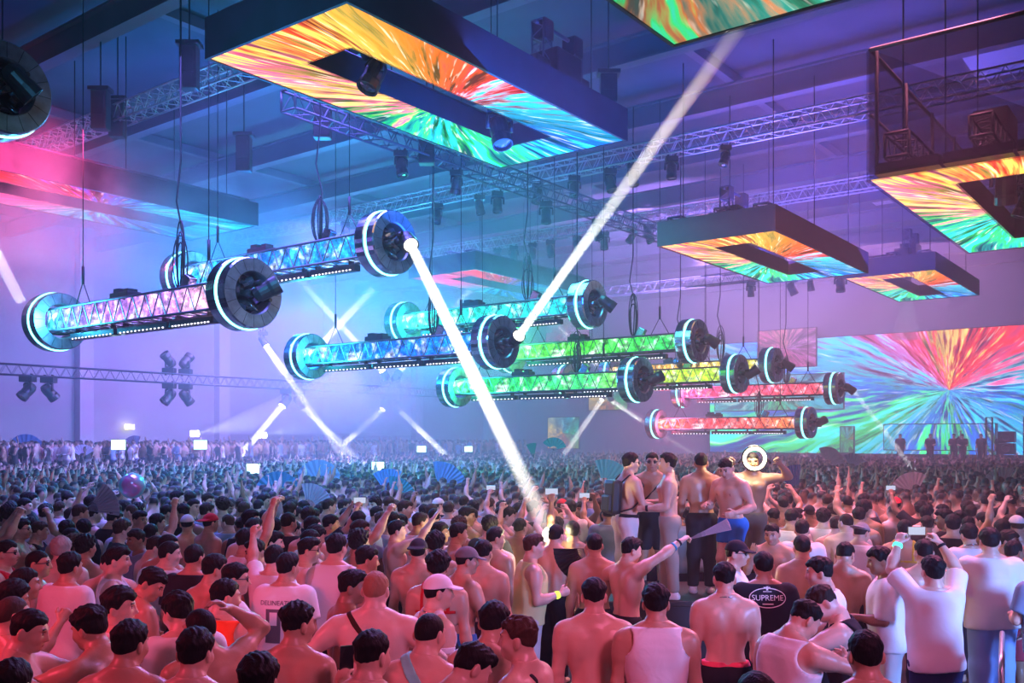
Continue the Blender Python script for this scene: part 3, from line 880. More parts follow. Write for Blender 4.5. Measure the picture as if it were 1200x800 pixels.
# flood cones along the left wall platform
for (px, py, tx, ty, lab, rr) in ((233, 507, 420, 468, 'wide pale cone of light from the leftmost floor flood by the wall', 1.9), (312, 509, 480, 476, 'wide pale cone of light from the second floor flood by the wall', 1.7)):
    dd = wall_truss_pt(px).y + 2.0
    a = P(px, py, dd); b = P(tx, ty, dd + 4)
    light_beam(a, b, .1, rr, (.85, .95, 1), 6500, lab, cone=True)
    tag(MB().box((0, 0, 0), (.35, .3, .3), bev=.03).lathe((0, 0, 0), (b - a), [(.1, .1), (.14, .2), (.0, .19)], 12).build('flood_light', M_lens_on), 'lit flood lamp by the left wall, %s of the two' % ('nearer' if px < 300 else 'farther'), 'stage light')
    bpy.context.scene.collection.objects[-1].location = a - (b - a).normalized() * .2

# ------------------------------------------------------------------ chain hoists, boxes and loose cables in the roof
def hoist(px, py, d, label, h=.9, w=.36):
    p = P(px, py, d)
    root = empty('chain_hoist', p)
    tag(root, label, 'hoist', 'chain hoists in the roof')
    MB().box((0, 0, 0), (w, w * .8, h), bev=.03).box((0, 0, h / 2 + .05), (w * 1.35, w * .9, .08)).box((0, -w * .4, .1), (w * .7, .04, h * .5)).build('body', M_black, root)
    MB().bar((0, 0, h / 2 + .09), (0, 0, HALL_Z - .4 - p.z), .018, 5).build('chain', M_cable, root)
hoist(222, 80, 19.6, 'dark tall box hanging beside the tip of the big orange screen')
hoist(378, 138, 20.0, 'dark box hanging just below the left edge of the big screen')
hoist(286, 181, 24.0, 'dark box hanging between the far left screen and the big screen', .9)
hoist(118, 130, 22.0, 'dark box hanging left on the silver truss', .9)
hoist(138, 140, 23.0, 'second dark box hanging left on the silver truss', .9)
hoist(500, 175, 21.5, 'dark box hanging under the middle of the big screen', .7)
hoist(713, 105, 20.0, 'dark box hanging behind the right end of the big screen', .6)
def truss_rig(p, label):
    root = empty('dimmer_rack', p, ang)
    tag(root, label, 'equipment rack')
    MB().box((0, 0, .35), (.8, .55, .7), bev=.03).build('case', M_black, root)
    for q in (-.64, .64): MB().box((q, .1, .23), (.43, .5, .46), bev=.02).build('side_case', M_black, root)
    mb = MB()
    for q in (-.5, .5): lattice(mb, (q, 0, .0), (q, 0, 1.15), .25, rc=.02, rd=.011)
    mb.bar((-.7, 0, 1.1), (.7, 0, 1.1), .04)
    mb.build('stand', M_tdark, root)
    for q in (-.47, .5): MB().box((q, 0, 1.0), (.3, .3, .37), bev=.04).build('ballast_box', M_black, root)
truss_rig(Vector(F3.location) - S * .3 + C * .9 + Vector((0, 0, .75)), 'black equipment rack standing on top of the mid-size screen frame')
truss_rig(Vector(F4.location) - S * .6 + Vector((0, 0, .75)), 'dark equipment rack standing on top of the far small screen frame')
truss_rig(Vector(F1.location) + S * 2.5 - C * .6 + Vector((0, 0, .75)), 'dark equipment rack on top of the nearest screen frame at its far end')

# emergency sign and wall boxes
xs = wall_truss_pt(152); xs = xs * ((45 - .3) / 38.0)
o = MB().box((0, 0, 0), (.5, .08, .25), bev=.01).build('exit_sign', emit('exit_lamp', (1, .95, .45), 6)); o.location = (xs.x, xs.y, CAM_H + (HOR - 500) / FPX * xs.y); o.rotation_euler = (0, 0, ang)
tag(o, 'small glowing yellow sign high on the left wall', 'sign')
# stage: deck, booth with LED front, side speaker stacks
o = hmb((54.0, 59.0, -34, 4, 0, 1.15)).build('stage_deck', M_black); tag(o, 'low black stage deck in front of the huge screen', 'stage')
wall_screen(1036, 1166, 1100, 497, 527, 57.0, 'booth front screen of blue and green stripes on the stage', M_led_stage, (1112, 440), thick=.6, name='booth_screen')
wall_screen(985, 1000, 992, 500, 530, 55.6, 'narrow green screen column left of the stage booth', M_led_green, name='screen_column')
for (px, lab) in ((1180, 'black speaker stack at right of the stage'),):
    p = stage_pt(px, 526, 55.0); p.z = 1.15
    root = empty('speaker_stack', p, ang); tag(root, lab, 'speaker')
    for i in range(3):
        MB().box((0, 0, .32 + i * .62), (.6, .8, .58), bev=.03).lathe((-.31, .0, .32 + i * .62), (-1, 0, 0), [(.0, -.02), (.16, .0), (.22, .03), (.24, .0)], 14).build('cabinet', M_black, root)
    mb = MB(); lattice(mb, (.3, -.9, 0), (.3, -.9, 2.6), .3); lattice(mb, (.3, .9, 0), (.3, .9, 2.6), .3); mb.build('frame', M_tdark, root)
# ------------------------------------------------------------------ bodies: blended distance fields turned into one continuous skin
F32 = np.float32
def smin(a, b, k):
    h = np.maximum(k - np.abs(a - b), 0) / k
    return np.minimum(a, b) - h * h * k * .25
def smax(a, b, k):
    return -smin(-a, -b, k)

TORSO_Z = np.array([.82, .88, .94, .99, 1.06, 1.13, 1.21, 1.29, 1.35, 1.41, 1.45, 1.48])
TORSO_X = np.array([.120, .158, .164, .156, .141, .144, .163, .180, .184, .166, .118, .08])
TORSO_Y = np.array([.075, .105, .112, .103, .095, .097, .106, .114, .110, .088, .066, .055])
TORSO_O = np.array([0, -.006, -.006, 0, .006, .010, .010, .006, .000, -.010, -.016, -.02])

class Prim:
    __slots__ = ('kind', 'a', 'b', 'ra', 'rb', 'k', 'tag', 'M', 'sub', 'lo', 'hi', 'prof')
    def __init__(s, kind, tag, k=.03, a=None, b=None, ra=0, rb=0, M=None, sub=False, prof=None):
        s.kind, s.tag, s.k, s.sub, s.prof = kind, tag, k, sub, prof
        s.a = None if a is None else np.array(a, dtype=np.float64)
        s.b = None if b is None else np.array(b, dtype=np.float64)
        s.ra, s.rb, s.M = ra, rb, M
        if kind == 'rc':
            m = max(ra, rb)
            s.lo = np.minimum(s.a, s.b) - m; s.hi = np.maximum(s.a, s.b) + m
        elif kind == 'el':
            ext = np.sqrt(((M[:3, :3] * s.b[None, :]) ** 2).sum(1))
            s.lo = s.a - ext; s.hi = s.a + ext
        else:
            pts = np.array([[x, y, z] for x in (-.21, .21) for y in (-.19, .19) for z in (.80, 1.50)])
            w = pts @ M[:3, :3].T + M[:3, 3]
            s.lo = w.min(0); s.hi = w.max(0)
    def d(s, X, Y, Z, inf):
        if s.kind == 'rc':
            ba = s.b - s.a; L2 = float(ba @ ba)
            px, py, pz = X - s.a[0], Y - s.a[1], Z - s.a[2]
            h = np.clip((px * ba[0] + py * ba[1] + pz * ba[2]) / max(L2, 1e-9), 0, 1)
            return np.sqrt((px - h * ba[0]) ** 2 + (py - h * ba[1]) ** 2 + (pz - h * ba[2]) ** 2) - (s.ra + (s.rb - s.ra) * h) - inf
        if s.kind == 'el':
            px, py, pz = X - s.a[0], Y - s.a[1], Z - s.a[2]
            m = s.M; r = s.b + inf
            q = [px * m[0, i] + py * m[1, i] + pz * m[2, i] for i in range(3)]
            k0 = np.sqrt(sum((q[i] / r[i]) ** 2 for i in range(3)))
            k1 = np.sqrt(sum((q[i] / r[i] ** 2) ** 2 for i in range(3))) + 1e-6
            return k0 * (k0 - 1) / k1
        m = s.M
        px, py, pz = X - m[0, 3], Y - m[1, 3], Z - m[2, 3]
        x, y, z = (px * m[0, i] + py * m[1, i] + pz * m[2, i] for i in range(3))
        tx, ty, to = s.prof
        wx = np.interp(z, TORSO_Z, tx) + inf; wy = np.interp(z, TORSO_Z, ty) + inf; o = np.interp(z, TORSO_Z, to)
        e = 2.35
        q = (np.abs(x / wx) ** e + np.abs((y - o) / wy) ** e) ** (1 / e)
        dd = (q - 1) * np.minimum(wx, wy) * .92
        return smax(dd, np.maximum(TORSO_Z[0] - inf - z, z - TORSO_Z[-1] - inf), .03)

def rotm(ax, deg):
    return np.array(Matrix.Rotation(math.radians(deg), 4, ax))
def about(p, M):
    T = np.eye(4); T[:3, 3] = p; U = np.eye(4); U[:3, 3] = -np.array(p)
    return T @ M @ U
def tp(M, p): return M[:3, :3] @ np.array(p, dtype=float) + M[:3, 3]
def tv(M, v): return M[:3, :3] @ np.array(v, dtype=float)
def nrm(v):
    v = np.array(v, dtype=float); return v / np.linalg.norm(v)

CURL = {'relax': (28, 38), 'fist': (85, 95), 'grip': (50, 75), 'open': (6, 10)}

class Body:
    """arms: two of (upper arm direction, forearm direction, palm direction, hand pose), each direction as (outward, forward, up)"""
    def __init__(s, lean=4, side=0, twist=0, head=(0, 0, 0), R_=((.16, .03, -1), (.10, .25, -1), (-1, 0, 0), 'relax'),
                 L_=((.16, .03, -1), (.10, .25, -1), (-1, 0, 0), 'relax'), build=1.0, belly=0.0, muscle=1.12, legs=(0, 0), stance=.105, bend=0.0):
        s.prims = []
        A = s.prims.append
        piv = (0, 0, .95)
        T = about(piv, rotm('Z', twist) @ rotm('X', -lean) @ rotm('Y', side))
        s.T = T
        E = np.eye(4)
        bx = build
        tx = TORSO_X * bx; ty = TORSO_Y * (1 + (bx - 1) * .8)
        ty = ty + belly * np.exp(-((TORSO_Z - 1.08) / .12) ** 2); to = TORSO_O + belly * .7 * np.exp(-((TORSO_Z - 1.08) / .12) ** 2)
        tx = tx + belly * .6 * np.exp(-((TORSO_Z - 1.06) / .12) ** 2)
        s.prof = (tx, ty, to)
        A(Prim('to', 'torso', .03, M=T, prof=s.prof))
        def el(tag, c, r, k, M=T, rot=None, sub=False):
            Rm = M[:3, :3] if rot is None else M[:3, :3] @ rot[:3, :3]
            A(Prim('el', tag, k, a=tp(M, c), b=r, M=Rm, sub=sub))
        def rc(tag, a, b, ra, rb, k, M=T, sub=False):
            A(Prim('rc', tag, k, a=tp(M, a), b=tp(M, b), ra=ra, rb=rb, sub=sub))
        for q in (-1, 1):
            el('torso', (q * .078 * bx, .083, 1.315), (.078, .036 * muscle, .056), .035, rot=rotm('Z', -q * 14))
            el('torso', (q * .098 * bx, -.075, 1.315), (.068, .036 * muscle, .105), .035, rot=rotm('Y', q * 14))
            el('torso', (q * .040, -.072, 1.10), (.034, .030 * muscle, .13), .035)
            el('torso', (q * .125 * bx, -.005, 1.24), (.04, .075, .12), .04)
            rc('neck', (0, -.028, 1.505), (q * .150 * bx, -.018, 1.432), .042, .034, .045)
            el('pelvis', (q * .078, -.058, .905), (.086, .080, .088), .03, M=about(piv, rotm('X', -lean * .4)))
        rc('torso', (0, -.147, 1.01), (0, -.140, 1.38), .024, .022, .045, sub=True)
        rc('torso', (0, .150, 1.30), (0, .145, 1.05), .016, .012, .04, sub=True)
        # neck and head
        hy, hp, hr = head
        H = T @ about((0, -.015, 1.50), rotm('Z', hy) @ rotm('X', -hp) @ rotm('Y', hr))
        s.H = H
        A(Prim('rc', 'neck', .04, a=tp(T, (0, -.022, 1.42)), b=tp(H, (0, .0, 1.56)), ra=.060 * (.6 + .4 * bx), rb=.056))
        def hel(c, r, k, rot=None, sub=False, tag='head'): el(tag, c, r, k, M=H, rot=rot, sub=sub)
        hel((0, .006, 1.636), (.075, .096, .096), .03, tag='skull')
        hel((0, .045, 1.585), (.060, .062, .075), .04)
        hel((0, .078, 1.535), (.030, .026, .022), .03)
        rc('head', (0, .100, 1.632), (0, .121, 1.594), .009, .012, .018, M=H)
        for q in (-1, 1):
            rc('head', (0, .108, 1.592), (q * .014, .106, 1.590), .009, .007, .01, M=H)
            hel((q * .030, .088, 1.650), (.026, .014, .009), .014)
            hel((q * .032, .104, 1.628), (.019, .012, .011), .012, sub=True)
            hel((q * .032, .083, 1.628), (.0145, .0145, .0125), .004)
            hel((q * .042, .070, 1.592), (.026, .024, .024), .025)
            hel((q * .078, -.004, 1.606), (.011, .022, .033), .012, rot=rotm('Z', q * 20))
        hel((0, .098, 1.561), (.024, .011, .0065), .008)
        hel((0, .096, 1.550), (.021, .011, .0075), .008)
        # arms and hands
        s.arms = {}
        for q, arm, nm in ((1, R_, 'R'), (-1, L_, 'L')):
            up, fo, palm, hand = arm
            sh = np.array((q * .188 * bx, -.012, 1.392))
            mir = lambda v: nrm((v[0] * q, v[1], v[2]))
            u = mir(up); f = mir(fo); pn = mir(palm)
            lift = max(0, u[2] + .2) * .05
            sh = sh + np.array((-q * lift * .6, 0, lift))
            el_ = sh + u * .285; wr = el_ + f * .25
            mus = .5 + .5 * muscle * bx
            tu = 'uarm' + nm; tf = 'farm' + nm
            A(Prim('rc', tu, .05, a=tp(T, sh + u * .01), b=tp(T, sh + u * .10), ra=.064 * mus, rb=.056 * mus))
            A(Prim('rc', tu, .03, a=tp(T, sh + u * .06), b=tp(T, el_), ra=.055 * mus, rb=.041))
            A(Prim('rc', tf, .025, a=tp(T, el_), b=tp(T, el_ + f * .09), ra=.042, rb=.046 * mus))
            A(Prim('rc', tf, .025, a=tp(T, el_ + f * .07), b=tp(T, wr), ra=.045 * mus, rb=.028))
            pn = pn - f * (pn @ f); pn = nrm(pn) if np.linalg.norm(pn) > 1e-3 else nrm(np.cross(f, (0, 1, 0)))
            sd = np.cross(f, pn) * q
            th = 'hand' + nm
            B = np.stack([sd, pn, f], 1)
            HM = np.eye(4); HM[:3, :3] = T[:3, :3] @ B; HM[:3, 3] = tp(T, wr)
            A(Prim('el', th, .02, a=tp(HM, (0, .004, .052)), b=(.041, .017, .054), M=HM[:3, :3]))
            c1, c2 = (math.radians(a_) for a_ in CURL[hand])
            for i, (sx, ln) in enumerate(((.031, .040), (.011, .045), (-.010, .042), (-.029, .034))):
                b0 = np.array((sx, .004, .092 - abs(sx - .005) * .25)); a1 = c1 * (1 + .12 * i)
                d1 = np.array((sx * .9 * (1 if hand == 'open' else .3), math.sin(a1), math.cos(a1))); b1 = b0 + d1 * ln
                a2 = a1 + c2
                b2 = b1 + np.array((0, math.sin(a2), math.cos(a2))) * ln * .9
                A(Prim('rc', th, .010, a=tp(HM, b0), b=tp(HM, b1), ra=.0098, rb=.0088))
                A(Prim('rc', th, .006, a=tp(HM, b1), b=tp(HM, b2), ra=.0088, rb=.0072))
            t0 = np.array((.028, .006, .022)); t1 = t0 + np.array((.030, .018 if hand != 'open' else .006, .030)); t2 = t1 + np.array((.004 if hand != 'open' else .014, .014 if hand != 'open' else .0, .028))
            A(Prim('rc', th, .014, a=tp(HM, t0), b=tp(HM, t1), ra=.014, rb=.011)); A(Prim('rc', th, .006, a=tp(HM, t1), b=tp(HM, t2), ra=.0105, rb=.008))
            s.arms[nm] = dict(sh=tp(T, sh), u=tv(T, u), el=tp(T, el_), f=tv(T, f), wr=tp(T, wr), HM=HM, grip=tp(HM, (0, .035, .085)))
        # legs
        s.legs = {}
        for q, nm, fw in ((1, 'R', legs[0]), (-1, 'L', legs[1])):
            hip = np.array((q * .088, -.005, .89))
            tl = .40; a1 = math.radians(fw + bend); 
            kn = hip + np.array((q * (stance - .088) * .5, math.sin(a1), -math.cos(a1))) * np.array((1, tl, tl))
            a2 = math.radians(fw - bend * 1.2 - max(0, fw) * .6)
            an = kn + np.array((q * (stance - .088) * .5, math.sin(a2) * .405, -math.cos(a2) * .405))
            s.legs[nm] = (hip, kn, an)
        drop = min(s.legs['R'][2][2], s.legs['L'][2][2]) - .085
        s.drop = drop
        for nm, (hip, kn, an) in s.legs.items():
            lift = an[2] - drop - .085
            A(Prim('rc', 'thigh' + nm, .04, a=hip, b=kn, ra=.086 * (.5 + .5 * bx), rb=.056))
            A(Prim('rc', 'shin' + nm, .03, a=kn, b=an, ra=.054, rb=.035))
            A(Prim('el', 'shin' + nm, .03, a=kn * .68 + an * .32 + np.array((0, -.028, 0)), b=(.047, .048, .10), M=np.eye(3)))
            A(Prim('rc', 'foot' + nm, .025, a=an + np.array((0, -.03, -.045)), b=an + np.array((0, .14, -.058)), ra=.038, rb=.026))
            A(Prim('rc', 'foot' + nm, .02, a=an + np.array((0, -.025, -.04)), b=an, ra=.036, rb=.036))

class Grid:
    def __init__(s, lo, hi, h):
        s.lo = np.array(lo, dtype=float) - 2.5 * h; s.h = h
        s.n = np.maximum(np.ceil((np.array(hi) - s.lo + 2.5 * h) / h).astype(int), 4)
        s.ax = [(s.lo[i] + h * np.arange(s.n[i])).astype(F32) for i in range(3)]
    def xyz(s, sl=(slice(None),) * 3):
        return s.ax[0][sl[0]][:, None, None], s.ax[1][sl[1]][None, :, None], s.ax[2][sl[2]][None, None, :]
    def full(s): return np.full(tuple(s.n), .25, dtype=F32)
    def eval(s, prims, inf=0.0, kmul=1.0):
        D = s.full()
        for p in prims:
            inf_ = inf(p) if callable(inf) else inf
            mg = p.k * kmul + max(inf_, 0) + .03 + 2 * s.h
            i0 = np.clip(np.floor((p.lo - mg - s.lo) / s.h).astype(int), 0, s.n); i1 = np.clip(np.ceil((p.hi + mg - s.lo) / s.h).astype(int) + 1, 0, s.n)
            if (i1 <= i0).any(): continue
            sl = tuple(slice(a, b) for a, b in zip(i0, i1))
            d = p.d(*s.xyz(sl), inf_).astype(F32)
            if p.sub: D[sl] = smax(D[sl], -d, p.k)
            else: D[sl] = smin(D[sl], d, p.k * kmul)
        return D

def bounds(prims, pad=0.0):
    lo = np.min([p.lo for p in prims], 0) - pad; hi = np.max([p.hi for p in prims], 0) + pad
    return lo, hi

def nets(D, g):
    """surface of the zero level: one vertex per crossed cell, one quad per crossed edge"""
    D = D.copy()
    for ax in range(3):
        sl = [slice(None)] * 3
        for e in (0, -1):
            sl[ax] = e; D[tuple(sl)] = np.maximum(D[tuple(sl)], g.h * .3)
    neg = D < 0
    cs = np.zeros(tuple(x - 1 for x in D.shape), dtype=np.int8)
    off = [(a, b, c) for a in (0, 1) for b in (0, 1) for c in (0, 1)]
    nx, ny, nz = D.shape
    def shift(A, o): return A[o[0]:nx - 1 + o[0], o[1]:ny - 1 + o[1], o[2]:nz - 1 + o[2]]
    for o in off: cs += shift(neg, o)
    act = (cs > 0) & (cs < 8)
    idx = np.argwhere(act)
    if len(idx) == 0: return np.zeros((0, 3)), np.zeros((0, 4), int)
    vid = np.full(act.shape, -1, dtype=np.int32); vid[act] = np.arange(len(idx))
    acc = np.zeros((len(idx), 3)); cnt = np.zeros(len(idx))
    val = {o: D[idx[:, 0] + o[0], idx[:, 1] + o[1], idx[:, 2] + o[2]] for o in off}
    for o in off:
        for ax in range(3):
            if o[ax]: continue
            o2 = tuple(1 if i == ax else o[i] for i in range(3))
            d0, d1 = val[o], val[o2]
            cr = (d0 < 0) != (d1 < 0)
            t = d0[cr] / (d0[cr] - d1[cr])
            p = np.tile(np.array(o, dtype=float), (cr.sum(), 1)); p[:, ax] += t
            acc[cr] += p; cnt[cr] += 1
    V = g.lo + g.h * (idx + acc / cnt[:, None])
    Q = []
    for ax in range(3):
        a1, a2 = [(1, 2), (2, 0), (0, 1)][ax]
        s0 = [slice(None)] * 3; s1 = [slice(None)] * 3
        s0[ax] = slice(0, -1); s1[ax] = slice(1, None)
        n0, n1 = neg[tuple(s0)], neg[tuple(s1)]
        e = np.argwhere(n0 != n1)
        e = e[(e[:, a1] > 0) & (e[:, a2] > 0) & (e[:, a1] < D.shape[a1] - 1) & (e[:, a2] < D.shape[a2] - 1)]
        if not len(e): continue
        def cell(i, j):
            c = e.copy(); c[:, a1] -= i; c[:, a2] -= j
            return vid[c[:, 0], c[:, 1], c[:, 2]]
        q = np.stack([cell(1, 1), cell(0, 1), cell(0, 0), cell(1, 0)], 1)
        fl = ~n0[e[:, 0], e[:, 1], e[:, 2]]
        q[fl] = q[fl][:, ::-1]
        Q.append(q)
    Q = np.concatenate(Q); Q = Q[(Q >= 0).all(1)]
    return V, Q

def to_mesh(name, parts, mats, mi=None):
    """parts: list of (V, Q); one mesh datablock"""
    V = np.concatenate([p[0] for p in parts]); k = 0; Qs = []
    for v, q in parts:
        Qs.append(q + k); k += len(v)
    Q = np.concatenate(Qs)
    me = bpy.data.meshes.new(name)
    me.vertices.add(len(V)); me.vertices.foreach_set('co', V.astype(F32).ravel())
    me.loops.add(len(Q) * 4); me.loops.foreach_set('vertex_index', Q.astype(np.int32).ravel())
    me.polygons.add(len(Q)); me.polygons.foreach_set('loop_start', np.arange(0, len(Q) * 4, 4, dtype=np.int32))
    me.polygons.foreach_set('use_smooth', np.ones(len(Q), dtype=bool))
    for m in mats: me.materials.append(m)
    if mi is not None: me.polygons.foreach_set('material_index', mi.astype(np.int32))
    me.update(calc_edges=True)
    me['nv'] = len(V)
    return me

# ---- looks shared by people; colour comes from each object
def skin_mat():
    n = NT('skin')
    oi = n.n('ObjectInfo')
    tc = n.n('TexCoord')
    nz = n.n('TexNoise', i_Vector=tc.outputs['Object'], i_Scale=6.0, i_Detail=3.0)
    hv = n.n('HueSaturation', i_Color=oi.outputs['Color'], i_Value=n.math('ADD', n.math('MULTIPLY', nz.outputs['Fac'], .3), .85))
    nb = n.n('TexNoise', i_Vector=tc.outputs['Object'], i_Scale=90.0, i_Detail=2.0)
    bp = n.n('Bump', i_Strength=.08, i_Distance=.01, i_Height=nb.outputs['Fac'])
    b = n.n('BsdfPrincipled', i_Base_Color=hv, i_Roughness=.36, i_Normal=bp)
    b.inputs['Specular IOR Level'].default_value = .45
    return n.surf(b)
def cloth_mat():
    n = NT('cloth')
    oi = n.n('ObjectInfo')
    tc = n.n('TexCoord')
    nz = n.n('TexNoise', i_Vector=tc.outputs['Object'], i_Scale=9.0, i_Detail=3.0, i_Distortion=.8)
    bp = n.n('Bump', i_Strength=.14, i_Distance=.03, i_Height=nz.outputs['Fac'])
    b = n.n('BsdfPrincipled', i_Base_Color=oi.outputs['Color'], i_Roughness=.85, i_Normal=bp)
    b.inputs['Specular IOR Level'].default_value = .2
    return n.surf(b)
def hair_mat():
    n = NT('hair')
    oi = n.n('ObjectInfo')
    tc = n.n('TexCoord')
    mp = n.n('Mapping', i_Vector=tc.outputs['Object']); mp.inputs['Scale'].default_value = (90, 90, 18)
    nz = n.n('TexNoise', i_Vector=mp, i_Scale=1.0, i_Detail=3.0)
    bp = n.n('Bump', i_Strength=.6, i_Distance=.01, i_Height=nz.outputs['Fac'])
    b = n.n('BsdfPrincipled', i_Base_Color=oi.outputs['Color'], i_Roughness=.6, i_Normal=bp)
    b.inputs['Specular IOR Level'].default_value = .18
    return n.surf(b)
M_skin, M_cloth, M_hair = skin_mat(), cloth_mat(), hair_mat()
M_brow = pbr('brow_hair', (.015, .011, .010), .7)
M_lip = pbr('lip', (.42, .17, .15), .4)
M_eye = pbr('eye_dark', (.012, .010, .010), .12, coat=.6)
M_white = pbr('eye_white', (.7, .68, .66), .2)
M_gear = pbr('black_leather', (.012, .012, .014), .45)
M_phone = pbr('phone_black', (.01, .01, .012), .2, coat=.5)
M_screen = emit('phone_screen', (.7, .75, 1.0), .85)

LOD = {'hero': (.0115, .0058, .0052), 'near': (.0155, .0082, .0072), 'mid': (.020, .013, .011), 'far': (.045, .045, .045)}

class Person:
    """builds the meshes of one figure; the same meshes may dress several people"""
    def __init__(s, lod='near', **pose):
        s.b = Body(**pose)
        s.vb, s.vh, s.vx = LOD[lod]
        s.lod = lod
        P_ = s.b.prims
        s.trunk = [p for p in P_ if p.tag in ('torso', 'pelvis')]
        s.pick = lambda *t: [p for p in P_ if any(p.tag.startswith(x) for x in t)]
        if lod == 'far': s.skin_parts = [s._all()]; s.mi = np.zeros(len(s.skin_parts[0][1]), int)
        else: s._skin()
    def _all(s):
        pr = [p for p in s.b.prims if not (p.tag == 'head' and p.rb < .02 and p.kind == 'rc')]
        g = Grid(*bounds(pr), s.vb); return nets(g.eval(pr), g)
    def _skin(s):
        b = s.b
        body = [p for p in b.prims if p.tag not in ('head', 'skull') and not p.tag.startswith('hand')]
        g = Grid(*bounds(body), s.vb)
        D = g.eval(body)
        X, Y, Z = g.xyz()
        Hi = np.linalg.inv(b.H)
        zl = X * Hi[2, 0] + Y * Hi[2, 1] + Z * Hi[2, 2] + Hi[2, 3]
        near = ((X - b.H[0, 3] * 0) ** 2) * 0
        D = np.maximum(D, np.where((zl > 1.49) & (zl < 1.8) & (np.abs(X * Hi[0, 0] + Y * Hi[0, 1] + Z * Hi[0, 2] + Hi[0, 3]) < .09), zl - 1.515, -1).astype(F32))
        parts = [nets(D, g)]
        hd = s.pick('head', 'skull', 'neck')
        ge = Grid(tp(b.H, (0, .01, 1.61)) - .19, tp(b.H, (0, .01, 1.61)) + .19, s.vh)
        D = ge.eval(hd)
        X, Y, Z = ge.xyz()
        zl = X * Hi[2, 0] + Y * Hi[2, 1] + Z * Hi[2, 2] + Hi[2, 3]
        xl = X * Hi[0, 0] + Y * Hi[0, 1] + Z * Hi[0, 2] + Hi[0, 3]
        D = np.maximum(D, np.maximum(1.475 - zl, np.where(zl < 1.52, np.abs(xl) - .075, -1)).astype(F32))
        vh, qh = nets(D, ge)
        parts.append((vh, qh))
        cen = vh[qh].mean(1)
        loc = cen @ Hi[:3, :3].T + Hi[:3, 3]
        mi = np.zeros(len(qh), int)
        ax_ = np.abs(loc[:, 0])
        fr = loc[:, 1] > .07
        mi[fr & (ax_ > .014) & (ax_ < .052) & (np.abs(loc[:, 2] - (1.654 - (ax_ - .03) ** 2 * 8)) < .0045)] = 1
        mi[fr & ((ax_ / .021) ** 2 + ((loc[:, 2] - 1.5555) / .0085) ** 2 < 1) & (loc[:, 1] > .090)] = 2
        ey = fr & (((ax_ - .032) / .015) ** 2 + ((loc[:, 2] - 1.628) / .0075) ** 2 < 1)
        mi[ey] = 4
        mi[ey & (np.abs(ax_ - .032) < .0075)] = 3
        mi[fr & (((ax_ - .032) / .017) ** 2 + ((loc[:, 2] - 1.6355) / .003) ** 2 < 1)] = 3
        mis = [np.zeros(len(parts[0][1]), int), mi]
        for nm in 'RL':
            a = b.arms[nm]
            pr = s.pick('hand' + nm, 'farm' + nm)
            hp_ = s.pick('hand' + nm)
            lo, hi = bounds(hp_, .03)
            gh = Grid(lo, hi, s.vx)
            D = gh.eval(pr)
            X, Y, Z = gh.xyz()
            f = a['f']; c = a['wr'] - f * .02
            D = np.maximum(D, -((X - c[0]) * f[0] + (Y - c[1]) * f[1] + (Z - c[2]) * f[2]).astype(F32))
            pt = nets(D, gh)
            if len(pt[0]): parts.append(pt); mis.append(np.zeros(len(pt[1]), int))
        # nipples
        v0, q0 = parts[0]
        Ti = np.linalg.inv(b.T)
        l0 = v0[q0].mean(1) @ Ti[:3, :3].T + Ti[:3, 3]
        mis[0][(l0[:, 1] > .07) & ((np.abs(l0[:, 0]) - .10) ** 2 + (l0[:, 2] - 1.29) ** 2 < .012 ** 2)] = 2
        s.skin_parts = parts
        s.mi = np.concatenate(mis)
    def skin(s): return to_mesh('person', s.skin_parts, [M_skin, M_brow, M_lip, M_eye, M_white], s.mi)
    # ---- garments
    def loc(s, g, M):
        X, Y, Z = g.xyz(); I = np.linalg.inv(M)
        return tuple(X * I[i, 0] + Y * I[i, 1] + Z * I[i, 2] + I[i, 3] for i in range(3))
    def wrinkle(s, g, amp):
        X, Y, Z = g.xyz()
        return (amp * np.sin(17 * Z + 9 * X + 3 * np.sin(11 * Y + 5 * X)) * np.sin(13 * X - 8 * Z + 7 * Y)).astype(F32)
    def tee(s, loose=.02, sleeve=.62, hem=.84, neck=.082, thick=.010):
        b = s.b
        tx, ty, to = b.prof
        tx2 = np.maximum(tx, np.where(TORSO_Z < 1.3, .150 + loose, 0)); ty2 = np.maximum(ty, np.where(TORSO_Z < 1.3, .102 + loose, 0))
        pr = [Prim('to', 'drape', .03, M=b.T, prof=(tx2, ty2, to))] + [p for p in s.trunk if not p.sub] + [p for p in s.pick('neck') if p.k > .042]
        slv = []
        cuts = []
        if sleeve:
            for nm in 'RL':
                a = b.arms[nm]
                e = a['sh'] + a['u'] * (.285 * sleeve + .05)
                slv.append(Prim('rc', 'sleeve', .05, a=a['sh'] - a['u'] * .01, b=e, ra=.060 + loose * .2, rb=.052 + loose * .9))
                cuts.append((a['sh'] + a['u'] * (.285 * sleeve + .02), a['u'], a['sh']))
        lo, hi = bounds(pr + slv, .05)
        g = Grid(lo, hi, s.vb)
        D = g.eval(pr, lambda p: thick + (.022 if p.tag == 'pelvis' or p.kind == 'to' and p.tag == 'drape' else 0), 1.15) + s.wrinkle(g, .004)
        x, y, z = s.loc(g, b.T)
        D = np.maximum(D, hem - z + .01 * np.sin(9 * x))
        X, Y, Z = g.xyz()
        D = np.maximum(D, z - 1.474 + .25 * np.clip(y, 0, .1))
        D = np.maximum(D, neck - np.sqrt(x ** 2 + (y - .02) ** 2 + (z - 1.495) ** 2))
        for (c, u, sh), sp_ in zip(cuts, slv):
            Ds = g.eval([sp_], thick)
            Ds = np.maximum(Ds, (X - c[0]) * u[0] + (Y - c[1]) * u[1] + (Z - c[2]) * u[2])
            D = smin(D, Ds.astype(F32), .05)
